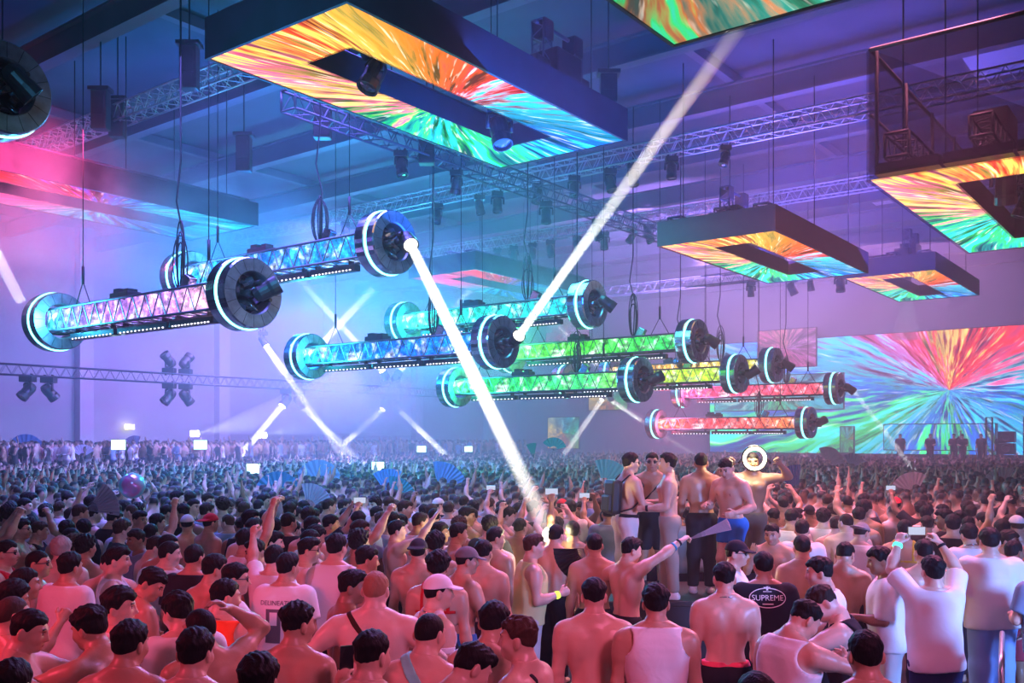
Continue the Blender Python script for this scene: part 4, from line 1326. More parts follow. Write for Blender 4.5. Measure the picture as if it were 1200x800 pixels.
        if not sleeve:
            for q in (-1, 1):
                D = np.maximum(D, .100 - np.sqrt(((x - q * .222) / .95) ** 2 + (y + .0) ** 2 * .35 + ((z - 1.385) / 1.05) ** 2))
        return to_mesh('shirt', [nets(D.astype(F32), g)], [M_cloth])
    def tank(s, loose=.006, hem=.86, neck=.105, strap=.0): return s.tee(loose, 0, hem, neck)
    def pants(s, hem=.09, loose=.016, waist=1.0, flare=.0):
        b = s.b
        pr = [p for p in s.trunk if not p.sub and (p.tag == 'pelvis' or p.kind == 'to')]
        for nm in 'RL':
            hip, kn, an = b.legs[nm]
            pr.append(Prim('rc', 'thigh', .05, a=hip, b=kn, ra=.090, rb=.064 + flare))
            if hem < .45: pr.append(Prim('rc', 'shin', .04, a=kn + np.array((0, -.008, 0)), b=an, ra=.068 + flare, rb=.054 + flare))
        lo, hi = bounds(pr, .04); hi[2] = min(hi[2], 1.08)
        g = Grid(lo, hi, s.vb * 1.5)
        D = g.eval(pr, loose) + s.wrinkle(g, .003)
        x, y, z = s.loc(g, b.T)
        X, Y, Z = g.xyz()
        D = np.maximum(D, np.maximum(z - waist, hem + b.drop - Z))
        return to_mesh('trousers' if hem < .45 else 'shorts', [nets(D.astype(F32), g)], [M_cloth])
    def band(s, tags, M, c, n, half, inflate=.005, mat=None, name='strap', side=None):
        """a strap: the skin thickened, kept within half of the plane through c with normal n (given in the frame M)"""
        pr = s.pick(*tags)
        lo, hi = bounds(pr, .02)
        g = Grid(lo, hi, max(s.vx, .006) if s.lod != 'mid' else s.vb * .7)
        D = g.eval(pr, inflate)
        x, y, z = s.loc(g, M)
        n = nrm(n)
        D = np.maximum(D, np.abs((x - c[0]) * n[0] + (y - c[1]) * n[1] + (z - c[2]) * n[2]) - half)
        if side is not None:
            D = np.maximum(D, side(x, y, z))
        return to_mesh(name, [nets(D.astype(F32), g)], [mat or M_cloth])
    def waistband(s, z=.985, half=.02, inflate=.026, mat=None):
        return s.band(('torso', 'pelvis'), s.b.T, (0, 0, z), (0, 0, 1), half, inflate, mat, 'waistband')
    def wrist(s, nm, half=.012, mat=None, at=.02, name='wristband', inflate=.006):
        a = s.b.arms[nm]
        E = np.eye(4)
        return s.band(('farm' + nm,), E, a['wr'] - a['f'] * at, a['f'], half, inflate, mat, name)
    def shoes(s, mat=None):
        pr = s.pick('foot')
        lo, hi = bounds(pr, .03)
        g = Grid(lo, hi, max(s.vb * .8, .01))
        D = g.eval(pr, .012)
        X, Y, Z = g.xyz()
        D = np.maximum(D, s.b.drop + .004 - Z)
        return to_mesh('shoes', [nets(D.astype(F32), g)], [mat or M_cloth])
    def hair(s, top=.024, sides=.007, front=.0, rough=.006, nape=1.556, line=1.670, seed=0):
        b = s.b
        sk = [p for p in b.prims if p.tag == 'skull']
        c = tp(b.H, (0, 0, 1.63))
        g = Grid(c - .17, c + .17, s.vh)
        D = g.eval(sk)
        x, y, z = s.loc(g, b.H)
        tt = np.clip((z - 1.63) / .055, 0, 1); tt = tt * tt * (3 - 2 * tt)
        th = sides + (top - sides) * tt + front * np.clip((y - .02) / .07, 0, 1) * tt
        k = 60 + 7 * (seed % 5)
        nz = np.sin(k * x + 2 * np.sin(45 * y + seed)) * np.sin(k * 1.1 * y + 3 * np.sin(38 * z)) + .6 * np.sin(150 * x + 120 * y + 2 * np.sin(90 * z))
        zm = np.interp(y, [-.12, -.06, -.01, .015, .05, .078, .12], [nape, nape + .006, 1.592, 1.600, 1.640, line, line + .006])
        zm = zm + np.clip((np.abs(x) - .030) * .7, 0, .03) * np.clip((y - .03) / .03, 0, 1) + .004 * np.sin(90 * x + seed) * np.clip(y / .05, 0, 1) - .012 * np.clip(1 - np.abs(x) / .05, 0, 1) * np.clip(-y / .06, 0, 1)
        edge = np.clip((z - zm) / .030, 0, 1)
        D = D + .0025 - (th + .0025 + rough * nz * (.35 + .65 * tt)) * edge ** .7
        D = smax(D, (zm - z).astype(F32), .008)
        return to_mesh('hair', [nets(D.astype(F32), g)], [M_hair])
    def cap(s, mat=None, back=False):
        b = s.b
        sk = [p for p in b.prims if p.tag == 'skull']
        c = tp(b.H, (0, .03, 1.65))
        g = Grid(c - .22, c + .22, max(s.vh, .0055))
        D = g.eval(sk, .016)
        x, y, z = s.loc(g, b.H)
        D = np.maximum(D, (1.652 + .12 * np.clip(y, -.1, .1) - z))
        q = -1 if back else 1
        yy = y * q
        br = np.sqrt((x / .082) ** 2 + ((yy - .085) / .105) ** 2) - 1
        sl = np.abs(z - (1.668 + .0 * x - .22 * (yy - .09) - 2.2 * x * x)) - .0065
        brim = np.maximum(np.maximum(br * .08, sl), .03 - yy)
        D = smin(D, brim, .008)
        return to_mesh('cap', [nets(D.astype(F32), g)], [mat or M_cloth])
    def shades(s, mat=None):
        mb = MB()
        H = Matrix(s.b.H.tolist())
        for q in (-1, 1):
            mb.tube([H @ Vector((q * (.032 + .024 * math.cos(t)), .108 - .012 * abs(math.cos(t)), 1.628 + .016 * math.sin(t))) for t in [2 * math.pi * i / 14 for i in range(14)]], .0035, 5, True)
            pts = [H @ Vector((q * (.032 + .024 * math.cos(t)), .108 - .012 * abs(math.cos(t)), 1.628 + .016 * math.sin(t))) for t in [2 * math.pi * i / 14 for i in range(14)]]
            pts2 = [p + (H.to_3x3() @ Vector((0, -.004, 0))) for p in pts]
            n_ = 14
            mb.add(pts + pts2, [tuple(range(n_)), tuple(range(n_, 2 * n_))[::-1]] + [(i, (i + 1) % n_, n_ + (i + 1) % n_, n_ + i) for i in range(n_)])
            mb.tube([H @ Vector((q * .056, .096, 1.634)), H @ Vector((q * .080, .04, 1.632)), H @ Vector((q * .082, -.02, 1.625))], .003, 5)
        mb.tube([H @ Vector((-.008, .110, 1.632)), H @ Vector((.008, .110, 1.632))], .003, 5)
        return mb
    def necklace(s, r=.075, z=1.448, thick=.005, tilt=.35):
        T = Matrix(s.b.T.tolist())
        return MB().tube([T @ Vector((r * math.cos(t), -.012 + r * 1.05 * math.sin(t), z - tilt * r * math.sin(t) + .012 - .02 * max(0, math.sin(t)))) for t in [2 * math.pi * i / 28 for i in range(28)]], thick, 5, True)
# ------------------------------------------------------------------ people one can tell apart, nearest the camera and on the table
LIGHT, TAN, BROWN, PALE = (.66, .42, .31), (.52, .31, .21), (.30, .165, .105), (.74, .53, .44)
BLK, DRK, WHITE, GREYC, NAVY = (.007, .006, .007), (.02, .02, .028), (.80, .79, .80), (.30, .29, .31), (.02, .03, .10)
DOWN = ((.17, .03, -1), (.08, .22, -1), (-1, 0, 0), 'relax')
BENT = ((.2, .2, -1), (-.25, 1, .15), (-.3, 0, -1), 'grip')
CROSS = ((.25, .3, -.9), (-1, .5, .12), (0, -1, 0), 'relax')
HIP = ((.78, -.22, -.72), (-.62, .30, -.72), (-.3, .2, -1), 'fist')
UP = ((.35, .2, .92), (-.05, .2, 1), (0, 1, 0), 'grip')
UPOUT = ((.62, .35, .6), (.05, .45, .95), (0, 1, 0), 'grip')
PHONE = ((.35, .62, .62), (-.38, .35, .85), (-.6, .6, .1), 'grip')
FWD = ((.15, .95, .1), (-.1, 1, .35), (0, 0, -1), 'grip')
HUG = ((.35, .9, -.15), (-.75, .6, .1), (-.3, -.8, 0), 'relax')
HEADHAND = ((.75, .35, .45), (-.8, -.05, .55), (-.5, 0, -.5), 'relax')

HEROES = []
def hexed(c): return (*c, 1)
def child(me, root, color=None):
    o = bpy.data.objects.new(me.name, me)
    COL.objects.link(o); o.parent = root
    if color: o.color = hexed(color)
    return o

def hero(px, ytop, yaw, short, label, pose=None, hair=None, hairc=BLK, skin=TAN, top=None, bottom=('pants', DRK, {}), shoes=None, scale=1.0, base=0.0, lod=None, d=None, cap=None, extras=(), add=True):
    pose = dict(pose or {})
    hh = 1.745
    b0 = Body(**pose)
    ht = (tp(b0.H, (0, 0, hh))[2] - b0.drop) * scale
    if d is None: d = (CAM_H - base - ht) * FPX / (ytop - HOR)
    lod = lod or ('hero' if d < 7.2 else 'near')
    p = Person(lod, **pose)
    hc = tp(b0.H, (0, 0, 1.62)) * scale
    a = math.radians(yaw)
    hx, hy_ = hc[0] * math.cos(a) - hc[1] * math.sin(a), hc[0] * math.sin(a) + hc[1] * math.cos(a)
    X = (px - 600) / FPX * d
    root = bpy.data.objects.new('person', p.skin()); COL.objects.link(root)
    root.location = (X - hx, d - hy_, base - b0.drop * scale - .003 * scale)
    root.rotation_euler = (0, 0, a); root.scale = (scale,) * 3
    root.color = hexed(skin)
    tag(root, label, 'person', 'people on the dance floor' if base == 0 else 'people dancing on the black table')
    if cap: hair = CAPPED
    if hair is not None: child(p.hair(seed=len(HEROES), **hair), root, hairc)
    if cap: child(p.cap(back=cap[1]), root, cap[0])
    if top:
        k, c, kw = top
        child(getattr(p, k)(**kw), root, c)
    if bottom:
        k, c, kw = bottom
        child(getattr(p, k)(**kw), root, c)
    if shoes: child(p.shoes(), root, shoes)
    M = Matrix.Translation(root.location) @ Matrix.Rotation(a, 4, 'Z') @ Matrix.Scale(scale, 4)
    rec = dict(px=px, ytop=ytop, d=d, short=short, p=p, root=root, M=M, xy=(X, d), label=label)
    if add: HEROES.append(rec)
    for e in extras: e(rec)
    return rec

def X_strap(c, n, half, color, name='strap', inflate=.005, tags=('torso', 'uarm'), side=None):
    def f(r):
        child(r['p'].band(tags, r['p'].b.T, c, n, half, inflate, None, name, side), r['root'], color)
    return f
def X_wrist(nm, color=None, mat=None, half=.012, at=.02, name='wristband', inflate=.006):
    def f(r): child(r['p'].wrist(nm, half, mat, at, name, inflate), r['root'], color)
    return f
def X_armband(nm, color, half=.02, t=.14):
    def f(r):
        a = r['p'].b.arms[nm]
        child(r['p'].band(('uarm' + nm,), np.eye(4), a['sh'] + a['u'] * t, a['u'], half, .006, None, 'armband'), r['root'], color)
    return f
def X_waist(color, z=.985, half=.02, inflate=.024):
    def f(r): child(r['p'].waistband(z, half, inflate), r['root'], color)
    return f
def X_chain(mat, r_=.078, th=.0045, z=1.448, name='necklace'):
    def f(r): r['p'].necklace(r_, z, th).build(name, mat, r['root'])
    return f
def X_shades():
    def f(r): r['p'].shades().build('sunglasses', M_gear, r['root'])
    return f
def X_tank_straps(color):
    """a thin harness: two shoulder straps and a chest band"""
    def f(r):
        p = r['p']
        for q in (-1, 1):
            child(p.band(('torso', 'neck'), p.b.T, (q * .11, 0, 1.4), (1, 0, 0), .014, .006, None, 'harness_strap', lambda x, y, z: 1.26 - z), r['root'], color)
        child(p.band(('torso',), p.b.T, (0, 0, 1.26), (0, 0, 1), .014, .006, None, 'harness_strap', None), r['root'], color)
    return f

from mathutils.bvhtree import BVHTree
def decal(r, garment_name, shapes, mat, name, zc, back=True, depth=.004):
    """print laid on a garment: shapes is a list of (verts2d, faces); wrapped on the cloth from behind"""
    g = [c for c in r['root'].children if c.name.split('.')[0] == garment_name][0].data
    bv = BVHTree.FromPolygons([v.co for v in g.vertices], [p.vertices for p in g.polygons])
    V = []; Fs = []
    for vs_, fs_ in shapes:
        k = len(V)
        for (x, z) in vs_:
            y0 = -.6 if back else .6
            xx = x if back else -x
            hit = bv.ray_cast(Vector((xx, y0, zc + z)), Vector((0, 1 if back else -1, 0)))
            y = hit[0].y if hit[0] else -.15
            V.append((xx, y - depth if back else y + depth, zc + z))
        Fs += [tuple(i + k for i in f) for f in fs_]
    o = mesh_obj(name, V, Fs, mat, r['root'])
    return o
def text_shape(txt, size, ox=0, oz=0):
    cu = bpy.data.curves.new('lettering', 'FONT'); cu.body = txt; cu.size = size; cu.align_x = 'CENTER'
    cu.resolution_u = 3
    o = bpy.data.objects.new('lettering', cu); COL.objects.link(o)
    dg = bpy.context.evaluated_depsgraph_get()
    me = bpy.data.meshes.new_from_object(o.evaluated_get(dg))
    vs_ = [(v.co.x + ox, v.co.y + oz) for v in me.vertices]; fs_ = [tuple(p.vertices) for p in me.polygons]
    bpy.data.objects.remove(o); bpy.data.meshes.remove(me)
    return vs_, fs_
def grid_shape(x0, x1, z0, z1, n=8):
    vs_ = [(x0 + (x1 - x0) * i / n, z0 + (z1 - z0) * j / n) for j in range(n + 1) for i in range(n + 1)]
    return vs_, [(j * (n + 1) + i, j * (n + 1) + i + 1, (j + 1) * (n + 1) + i + 1, (j + 1) * (n + 1) + i) for j in range(n) for i in range(n)]
def ring_shape(rx, rz, w, n=40):
    vs_ = []
    for i in range(n):
        t = 2 * math.pi * i / n
        vs_ += [(rx * math.cos(t), rz * math.sin(t)), ((rx - w) * math.cos(t), (rz - w) * math.sin(t))]
    return vs_, [(2 * i, 2 * ((i + 1) % n), 2 * ((i + 1) % n) + 1, 2 * i + 1) for i in range(n)]
M_printw = pbr('white_print', (.8, .8, .8), .7)
M_printg = pbr('grey_print', (.10, .10, .12), .7)
M_silver = pbr('silver_chain', (.7, .7, .72), .2, 1.0)

M_glow_y = emit('glow_band_yellow', (.7, 1.0, .1), 2.0)
M_glow_b = emit('glow_band_blue', (.1, .5, 1.0), 2.5)
M_glow_r = emit('glow_band_red', (1.0, .1, .05), 2.5)
M_glow_t = emit('lit_watch', (.1, 1.0, .9), 2.0)
M_sequin = pbr('sequin_teal', (.25, .8, .7), .2, .8, vary=.6, bscale=120)

SHORT = dict(top=.013, sides=.004, rough=.003); FADE = dict(top=.019, sides=.0022, nape=1.578, rough=.003); MOP = dict(top=.027, sides=.013, line=1.664, rough=.005)
QUIFF = dict(top=.019, sides=.004, front=.016, rough=.004); BUZZ = dict(top=.0035, sides=.0025, rough=.0006); THICK = dict(top=.023, sides=.007, rough=.004)
CURLY = dict(top=.034, sides=.018, rough=.009); CAPPED = dict(top=.004, sides=.004, rough=.001)

H = hero
# --- nearest row, lower left
H(151, 727, -4, 'the big dark head above the caption', 'shirtless man with dark brushed hair seen from behind, nearest at lower left', dict(head=(-12, 6, 0)), THICK, skin=TAN)
H(42, 706, -80, 'the left man of the embracing pair', 'shirtless man in profile leaning in to embrace, left one of a pair', dict(lean=10, R_=HUG, L_=HUG, head=(0, 6, 0)), SHORT, skin=LIGHT)
H(106, 711, 70, 'the right man of the embracing pair', 'mop-haired man turned left in the embracing pair at lower left', dict(lean=8, L_=HUG, head=(0, 12, 0)), MOP, skin=TAN)
H(137, 688, -55, 'the tank-top man above the dark head', 'man in white tank top with thick black hair, head turned right, lower left', dict(head=(-25, 2, 0), R_=BENT), MOP, skin=LIGHT, top=('tank', WHITE, {}))
H(134, 640, -70, 'the square-jawed man in profile', 'man in white tank in clear right profile with side-parted black hair', dict(head=(-8, 0, 0), R_=BENT), QUIFF, skin=LIGHT, top=('tank', WHITE, {}))
H(176, 667, -50, 'the man bowing his head', 'shirtless tan man bowing his head to the right with folded arms', dict(lean=8, head=(-40, 28, 0), R_=CROSS, L_=CROSS), THICK, skin=TAN)
H(12, 679, -15, 'the tilted head at the left edge', 'black-haired man with tilted head at the left photo edge', dict(head=(-25, 12, 14)), THICK, skin=TAN, top=('tank', WHITE, {}))
H(2, 702, -40, 'the bald man at the left edge', 'bald stout shirtless man cut by the left photo edge', dict(build=1.1, belly=.03), BUZZ, (.06, .04, .03), skin=LIGHT)
H(42, 643, -78, 'the crop-haired man with glasses', 'crop-haired man with glasses in right profile behind the left pair', dict(), BUZZ, skin=TAN, extras=(X_shades(),))
H(24, 607, -78, 'the man in bright lit glasses', 'dark-haired man wearing lit teal glasses in right profile at far left', dict(), THICK, skin=TAN, extras=(X_shades(),))
H(10, 631, -82, 'the red-tank man at the left edge', 'man in red tank top with glasses at the left photo edge', dict(), SHORT, skin=LIGHT, top=('tank', (.6, .03, .05), {}), extras=(X_shades(),))
H(12, 770, 0, 'the dark crown in the bottom left corner', 'dark crown of a head cut off in the bottom left corner', dict(), SHORT, skin=TAN)
H(68, 629, 10, 'the silver-haired person', 'person with pale silver mop hair among dark heads at left', dict(), MOP, (.45, .40, .36), skin=PALE)
H(84, 646, -20, 'the man in the white tee at far left', 'man in baggy white tee with black hair at far left', dict(), THICK, skin=TAN, top=('tee', WHITE, {}))
H(27, 664, -60, 'the man raising a fist at far left', 'shirtless man with black hair lifting a fist to his chin, far left', dict(R_=((.3, .5, -.8), (-.2, .5, .9), (-1, 0, 0), 'fist')), SHORT, skin=TAN)
# --- lower left middle
H(228, 735, -3, 'the near man below the raised elbow', 'shirtless man with dark combed hair from behind, at bottom below a raised elbow', dict(head=(-6, 4, 0)), THICK, skin=LIGHT)
H(235, 711, 40, 'the man with his hand on his head', 'crop-haired shirtless man with a tattooed arm bent over his head', dict(R_=HEADHAND, head=(20, 8, 0)), BUZZ, skin=TAN)
H(262, 678, -10, 'the man in the orange tank', 'man in coral orange tank top with faded hair seen from behind', dict(head=(-38, 4, 0)), FADE, skin=LIGHT, top=('tank', (1.0, .10, .03), {}), extras=(X_chain(M_silver),))
H(274, 659, -55, 'the man in tee with glasses', 'man in white tee with glasses looking right behind the orange tank', dict(head=(-15, 2, 0)), FADE, skin=LIGHT, top=('tee', WHITE, {}), extras=(X_shades(),))
H(227, 637, -8, 'the man in the black tee at left', 'broad man in plain black tee seen from behind at left', dict(build=1.06, head=(-8, 2, 0)), SHORT, skin=TAN, top=('tee', DRK, {}))
H(250, 649, -30, 'the man beside the black tee', 'shirtless man with black hair close right of the plain black tee', dict(head=(-20, 6, 0)), THICK, skin=TAN)
H(302, 765, 0, 'the dark head at the bottom edge', 'dark head cut by the bottom edge right of the raised elbow', dict(), THICK, skin=TAN)
H(347, 706, -8, 'the near man with the flat fade', 'shirtless man with high flat fade seen from behind, bottom centre left', dict(head=(-30, 2, 0)), dict(top=.028, sides=.0025, nape=1.58), skin=TAN)
r = H(336, 647, -6, 'the man in the printed tee', 'man in white tee with black lettering and block printed on its back', dict(head=(-18, 0, 0)), QUIFF, skin=TAN, top=('tee', WHITE, dict(loose=.03)))
decal(r, 'shirt', [text_shape('DELINEATION', .052)], M_printg, 'lettering', 1.335)
decal(r, 'shirt', [grid_shape(-.11, .02, -.30, -.03)], M_printg, 'back_print', 1.335)
decal(r, 'shirt', [grid_shape(-.075, -.01, -.16, -.055, 4)], M_printw, 'print_cutout', 1.335, depth=.008)
H(322, 637, -25, 'the man reaching past the printed tee', 'man in white tee with one arm raised, just behind the printed tee', dict(L_=((.6, .5, .45), (.3, .3, .9), (0, 1, 0), 'grip')), SHORT, skin=LIGHT, top=('tee', WHITE, {}))
H(300, 631, 140, 'the tattooed man facing back', 'shirtless man with chest tattoo facing back toward the camera', dict(head=(15, 5, 0)), QUIFF, skin=TAN)
H(360, 632, -72, 'the glasses man in tank', 'man in white tank with glasses in right profile at centre left', dict(head=(-5, 0, 0)), QUIFF, skin=LIGHT, top=('tank', WHITE, {}), extras=(X_shades(),))
H(393, 624, -12, 'the man in the long white tank', 'tall man in plain white sleeveless shirt seen from behind, centre left', dict(head=(-6, 0, 0)), THICK, skin=LIGHT, top=('tank', WHITE, dict(loose=.02)), scale=1.04)
H(210, 694, 30, 'the man by the small orange light', 'wavy-haired man lit from below by a small orange light, left', dict(head=(20, 15, 0)), MOP, skin=LIGHT, top=('tee', WHITE, {}))
# --- bottom centre
H(440, 667, -4, 'the big man with hands on hips', 'heavy shirtless man with cropped fair hair, brown strap, hands on hips', dict(build=1.2, belly=.05, R_=HIP, L_=HIP, head=(-4, 2, 0)), dict(top=.006, sides=.004, rough=.002), (.36, .20, .12), skin=PALE, scale=1.05,
  extras=(X_strap((0, 0, 1.30), (.75, .0, .66), .016, (.05, .025, .015), 'shoulder_strap', tags=('torso', 'neck'), side=lambda x, y, z: np.where(y > 0, .1, -1) + 0 * z),))
H(434, 738, -12, 'the near man raising a phone', 'shirtless man with short fade holding up a phone at bottom centre', dict(head=(-15, 4, 0), L_=((.3, .6, -.6), (.0, .6, .75), (0, 1, .2), 'grip')), FADE, skin=LIGHT)
H(411, 667, -60, 'the dark man beside the heavy man', 'dark-haired man half hidden left of the heavy man with the strap', dict(head=(-20, 4, 0)), QUIFF, skin=BROWN)
H(512, 672, -60, 'the man in the white cap', 'man in white baseball cap and white shoulder straps with armband', dict(head=(-10, 0, 0)), SHORT, skin=LIGHT, cap=((.85, .83, .86), False), extras=(X_tank_straps((.8, .78, .8)), X_armband('R', (.85, .83, .86)), X_chain(M_silver)))
H(506, 714, -20, 'the man in the sequin strap', 'close-cropped shirtless man with shiny teal sequin strap on one shoulder', dict(head=(-6, 10, 0)), BUZZ, skin=LIGHT, extras=(X_strap((0, 0, 1.36), (.8, 0, .6), .03, (.25, .8, .7), 'sequin_strap', inflate=.010, tags=('torso', 'neck', 'uarm')),))
H(551, 757, -40, 'the bowed head at the bottom edge', 'bowed head with swept black hair at the bottom edge near centre', dict(lean=14, head=(-20, 25, 0)), QUIFF, skin=LIGHT)
H(514, 646, -6, 'the man with orange horns', 'man in black hood with small orange horns and red-studded harness', dict(), CURLY, skin=TAN, extras=(X_tank_straps((.5, .02, .02)),))
H(545, 640, -55, 'the grey-cap man with folded arms', 'shirtless man in grey cap with folded arms and blue patterned shorts', dict(head=(-15, 4, 0), R_=CROSS, L_=CROSS), SHORT, skin=TAN, cap=((.16, .15, .16), False), bottom=('shorts', (.03, .12, .30), {}) if False else ('pants', (.03, .12, .30), dict(hem=.6)))
H(577, 709, -15, 'the dark head left of the turned face', 'black-haired man seen from behind just left of a lit turned face', dict(head=(-10, 12, 0)), THICK, skin=TAN)
H(607, 718, 62, 'the man with colour-lit neck', 'brown-haired man turned left with neck lit in several colours', dict(head=(12, 0, 0)), dict(top=.018, sides=.005), (.06, .03, .02), skin=LIGHT, extras=(X_strap((0, 0, 1.36), (.8, 0, .6), .015, DRK, 'chest_strap'),))
H(427, 637, -50, 'the man with the yellow necklace', 'man with thick black hair and a glowing yellow necklace', dict(head=(-15, 5, 0)), THICK, skin=TAN, extras=(X_chain(M_glow_y, .085, .006),))
H(464, 609, -70, 'the man stretching an arm forward', 'shirtless man in right profile stretching one arm up forward', dict(R_=((.2, .8, .45), (0, .5, .9), (0, 1, 0), 'open'), head=(0, -4, 0)), QUIFF, skin=LIGHT)
H(490, 630, -10, 'the man in the dark cap', 'shirtless man in dark cap seen from behind at centre', dict(), SHORT, skin=TAN, cap=((.03, .03, .04), True))
H(510, 623, -5, 'the curly head', 'curly-haired shirtless man seen from behind at centre', dict(), CURLY, skin=BROWN)
H(536, 612, -65, 'the flat-topped profile', 'shirtless man with flat-topped hair in right profile at centre', dict(), QUIFF, skin=TAN)
H(566, 632, -14, 'the plain back beside the grey cap', 'shirtless broad back with cropped hair, right of the grey cap', dict(muscle=1.15), FADE, skin=TAN)
# --- bottom right of centre
H(624, 625, -78, 'the man in the yellow-green tank', 'bearded man in loose yellow-green tank and pale shorts with a glowing wristband', dict(R_=((.15, .12, -1), (-.1, 1, .35), (-1, 0, 0), 'fist'), head=(0, -2, 0), muscle=1.2), QUIFF, (.05, .025, .015), skin=LIGHT, top=('tank', (.62, .62, .28), dict(loose=.03)), bottom=('pants', (.55, .52, .50), dict(hem=.50, loose=.03)), shoes=WHITE, extras=(X_wrist('R', mat=M_glow_y, half=.02, at=.03),))
H(700, 678, -3, 'the near back beside the white vest', 'broad shirtless man with cropped hair, left of the white sleeveless vest', dict(build=1.08, muscle=1.15), FADE, skin=LIGHT)
H(764, 682, -4, 'the man in the white vest', 'man in white sleeveless vest seen from behind with tattooed upper arm', dict(build=1.1, head=(-4, 2, 0)), THICK, skin=TAN, top=('tank', WHITE, dict(loose=.012)))
H(738, 629, -62, 'the man waving a folded fan', 'shirtless man in black shorts reaching up with a folded pale fan', dict(lean=2, head=(-6, 10, 0), R_=((.25, .75, .5), (.05, .85, .55), (0, 0, -1), 'grip'), L_=((.78, -.2, -.35), (.35, -.1, .8), (0, 1, 0), 'grip')), QUIFF, skin=LIGHT, bottom=('pants', DRK, dict(hem=.55)), extras=(X_wrist('R', DRK), X_wrist('R', (.05, .3, .5), at=.09)))
H(668, 611, 0, 'the red-shorts man holding up a phone', 'brown-backed man in red shorts holding a phone overhead', dict(L_=UP, head=(8, -6, 0), muscle=1.15), SHORT, skin=BROWN, bottom=('pants', (.55, .02, .05), dict(hem=.45)), extras=(X_waist(DRK),))
H(697, 624, -6, 'the small back left of the fan waver', 'shirtless man with dark nape, between red shorts and the fan waver', dict(), SHORT, skin=TAN)
H(655, 612, -30, 'the man beside the bright flare', 'man with one arm up at the bright flare in the middle of the crowd', dict(L_=((.25, .75, -.25), (.1, .6, .8), (0, 1, 0), 'grip')), SHORT, skin=LIGHT)
H(849, 658, -3, 'the muscular back with pink waistband', 'muscular shirtless man with pink waistband and fade seen from behind', dict(muscle=1.25), FADE, skin=LIGHT, bottom=('pants', DRK, dict(waist=.97)), extras=(X_waist((1.0, .12, .2), .985, .016), X_chain(M_silver)))
r = H(895, 645, -4, 'the man in the logo tee', 'man in black tee with a white oval emblem on its back', dict(build=1.08), SHORT, skin=TAN, top=('tee', (.016, .018, .03), dict(loose=.035)))
decal(r, 'shirt', [ring_shape(.150, .080, .007), text_shape('SUPREME', .064, 0, -.020), text_shape('NEW YORK', .028, 0, -.055) if False else grid_shape(-.045, .045, -.052, -.044, 4), grid_shape(-.035, .035, .048, .053, 4), grid_shape(-.008, .008, .060, .105, 3), grid_shape(-.028, .028, .078, .086, 3)], M_printw, 'back_print', 1.375)
H(862, 632, -105, 'the black-cap man with glasses', 'man in black cap, glasses and white tee looking right', dict(head=(-6, 0, 0)), SHORT, skin=LIGHT, top=('tee', WHITE, {}), cap=((.02, .02, .03), False), extras=(X_shades(),))
H(940, 626, -6, 'the man in blue trunks', 'shirtless man in bright blue trunks with lettered waistband from behind', dict(), SHORT, skin=LIGHT, bottom=('pants', (.01, .10, .45), dict(hem=.62)), extras=(X_waist((.75, .75, .8), .985, .016),))
H(962, 652, 55, 'the man above the hugging pair', 'black-haired man in white vest and dark strap turned left', dict(head=(14, 6, 0)), THICK, skin=LIGHT, top=('tank', WHITE, {}), extras=(X_strap((0, 0, 1.34), (.75, 0, .66), .018, DRK, 'chest_strap', inflate=.022),))
H(966, 688, 68, 'the front man of the hugging pair', 'man with cropped hair hugging another, arm wrapped across, lower right', dict(lean=14, head=(10, 26, 0), L_=HUG, R_=HUG, muscle=1.2), FADE, (.03, .018, .014), skin=PALE, top=('tank', DRK, dict(neck=.13)))
H(941, 706, -60, 'the hidden man of the hugging pair', 'man in white tank buried in a hug at lower right', dict(lean=10, head=(-10, 30, 0), R_=HUG), FADE, skin=LIGHT, top=('tank', WHITE, {}))
H(990, 635, -12, 'the brown back with bowed head', 'tan shirtless man with bowed head seen from behind at right', dict(head=(-25, 22, 0)), SHORT, skin=TAN)
H(940, 608, -20, 'the white tee behind the blue trunks', 'man in white tee standing just behind the blue trunks', dict(), SHORT, skin=LIGHT, top=('tee', WHITE, {}))
H(1015, 737, -2, 'the nearest head at lower right', 'dark rounded crown of the nearest man at lower right bottom edge', dict(), SHORT, skin=TAN)
H(1032, 640, 72, 'the man in the open white shirt', 'dark-skinned man in open white shirt turned left at right', dict(head=(10, 10, 0), L_=BENT), THICK, skin=BROWN, top=('tee', WHITE, dict(loose=.03, sleeve=.9)), bottom=('pants', (.6, .58, .58), {}))
H(1094, 651, -2, 'the man filming overhead', 'man in white tee filming with both arms over his head', dict(R_=PHONE, L_=PHONE, head=(0, -6, 0)), THICK, skin=LIGHT, top=('tee', WHITE, dict(loose=.03, sleeve=.75)), bottom=('pants', NAVY, dict(loose=.03)), extras=(X_wrist('L', mat=M_glow_t, half=.016, name='watch', inflate=.01), X_wrist('R', DRK)))
H(1160, 618, -12, 'the big man in tee and jeans', 'big man in loose white tee and light blue jeans at the right', dict(build=1.12, belly=.02, R_=DOWN), THICK, skin=LIGHT, top=('tee', WHITE, dict(loose=.05, sleeve=.8)), bottom=('pants', (.26, .42, .75), dict(loose=.03)), scale=1.05)
H(1136, 613, -4, 'the man with the chain choker', 'dark-haired man with a thick silver chain choker beside the jeans', dict(), THICK, skin=LIGHT, top=('tee', WHITE, {}), extras=(X_chain(M_silver, .080, .010, 1.475),))
H(1258, 672, -10, 'the cut-off man at the right edge', 'man in white tee and red shorts cut by the right photo edge', dict(), SHORT, skin=LIGHT, top=('tee', WHITE, dict(loose=.04)), bottom=('pants', (.5, .03, .06), dict(hem=.5)))
H(1083, 631, -2, 'the back in front of the filmer', 'shirtless man just in front of the overhead phone', dict(), SHORT, skin=TAN)
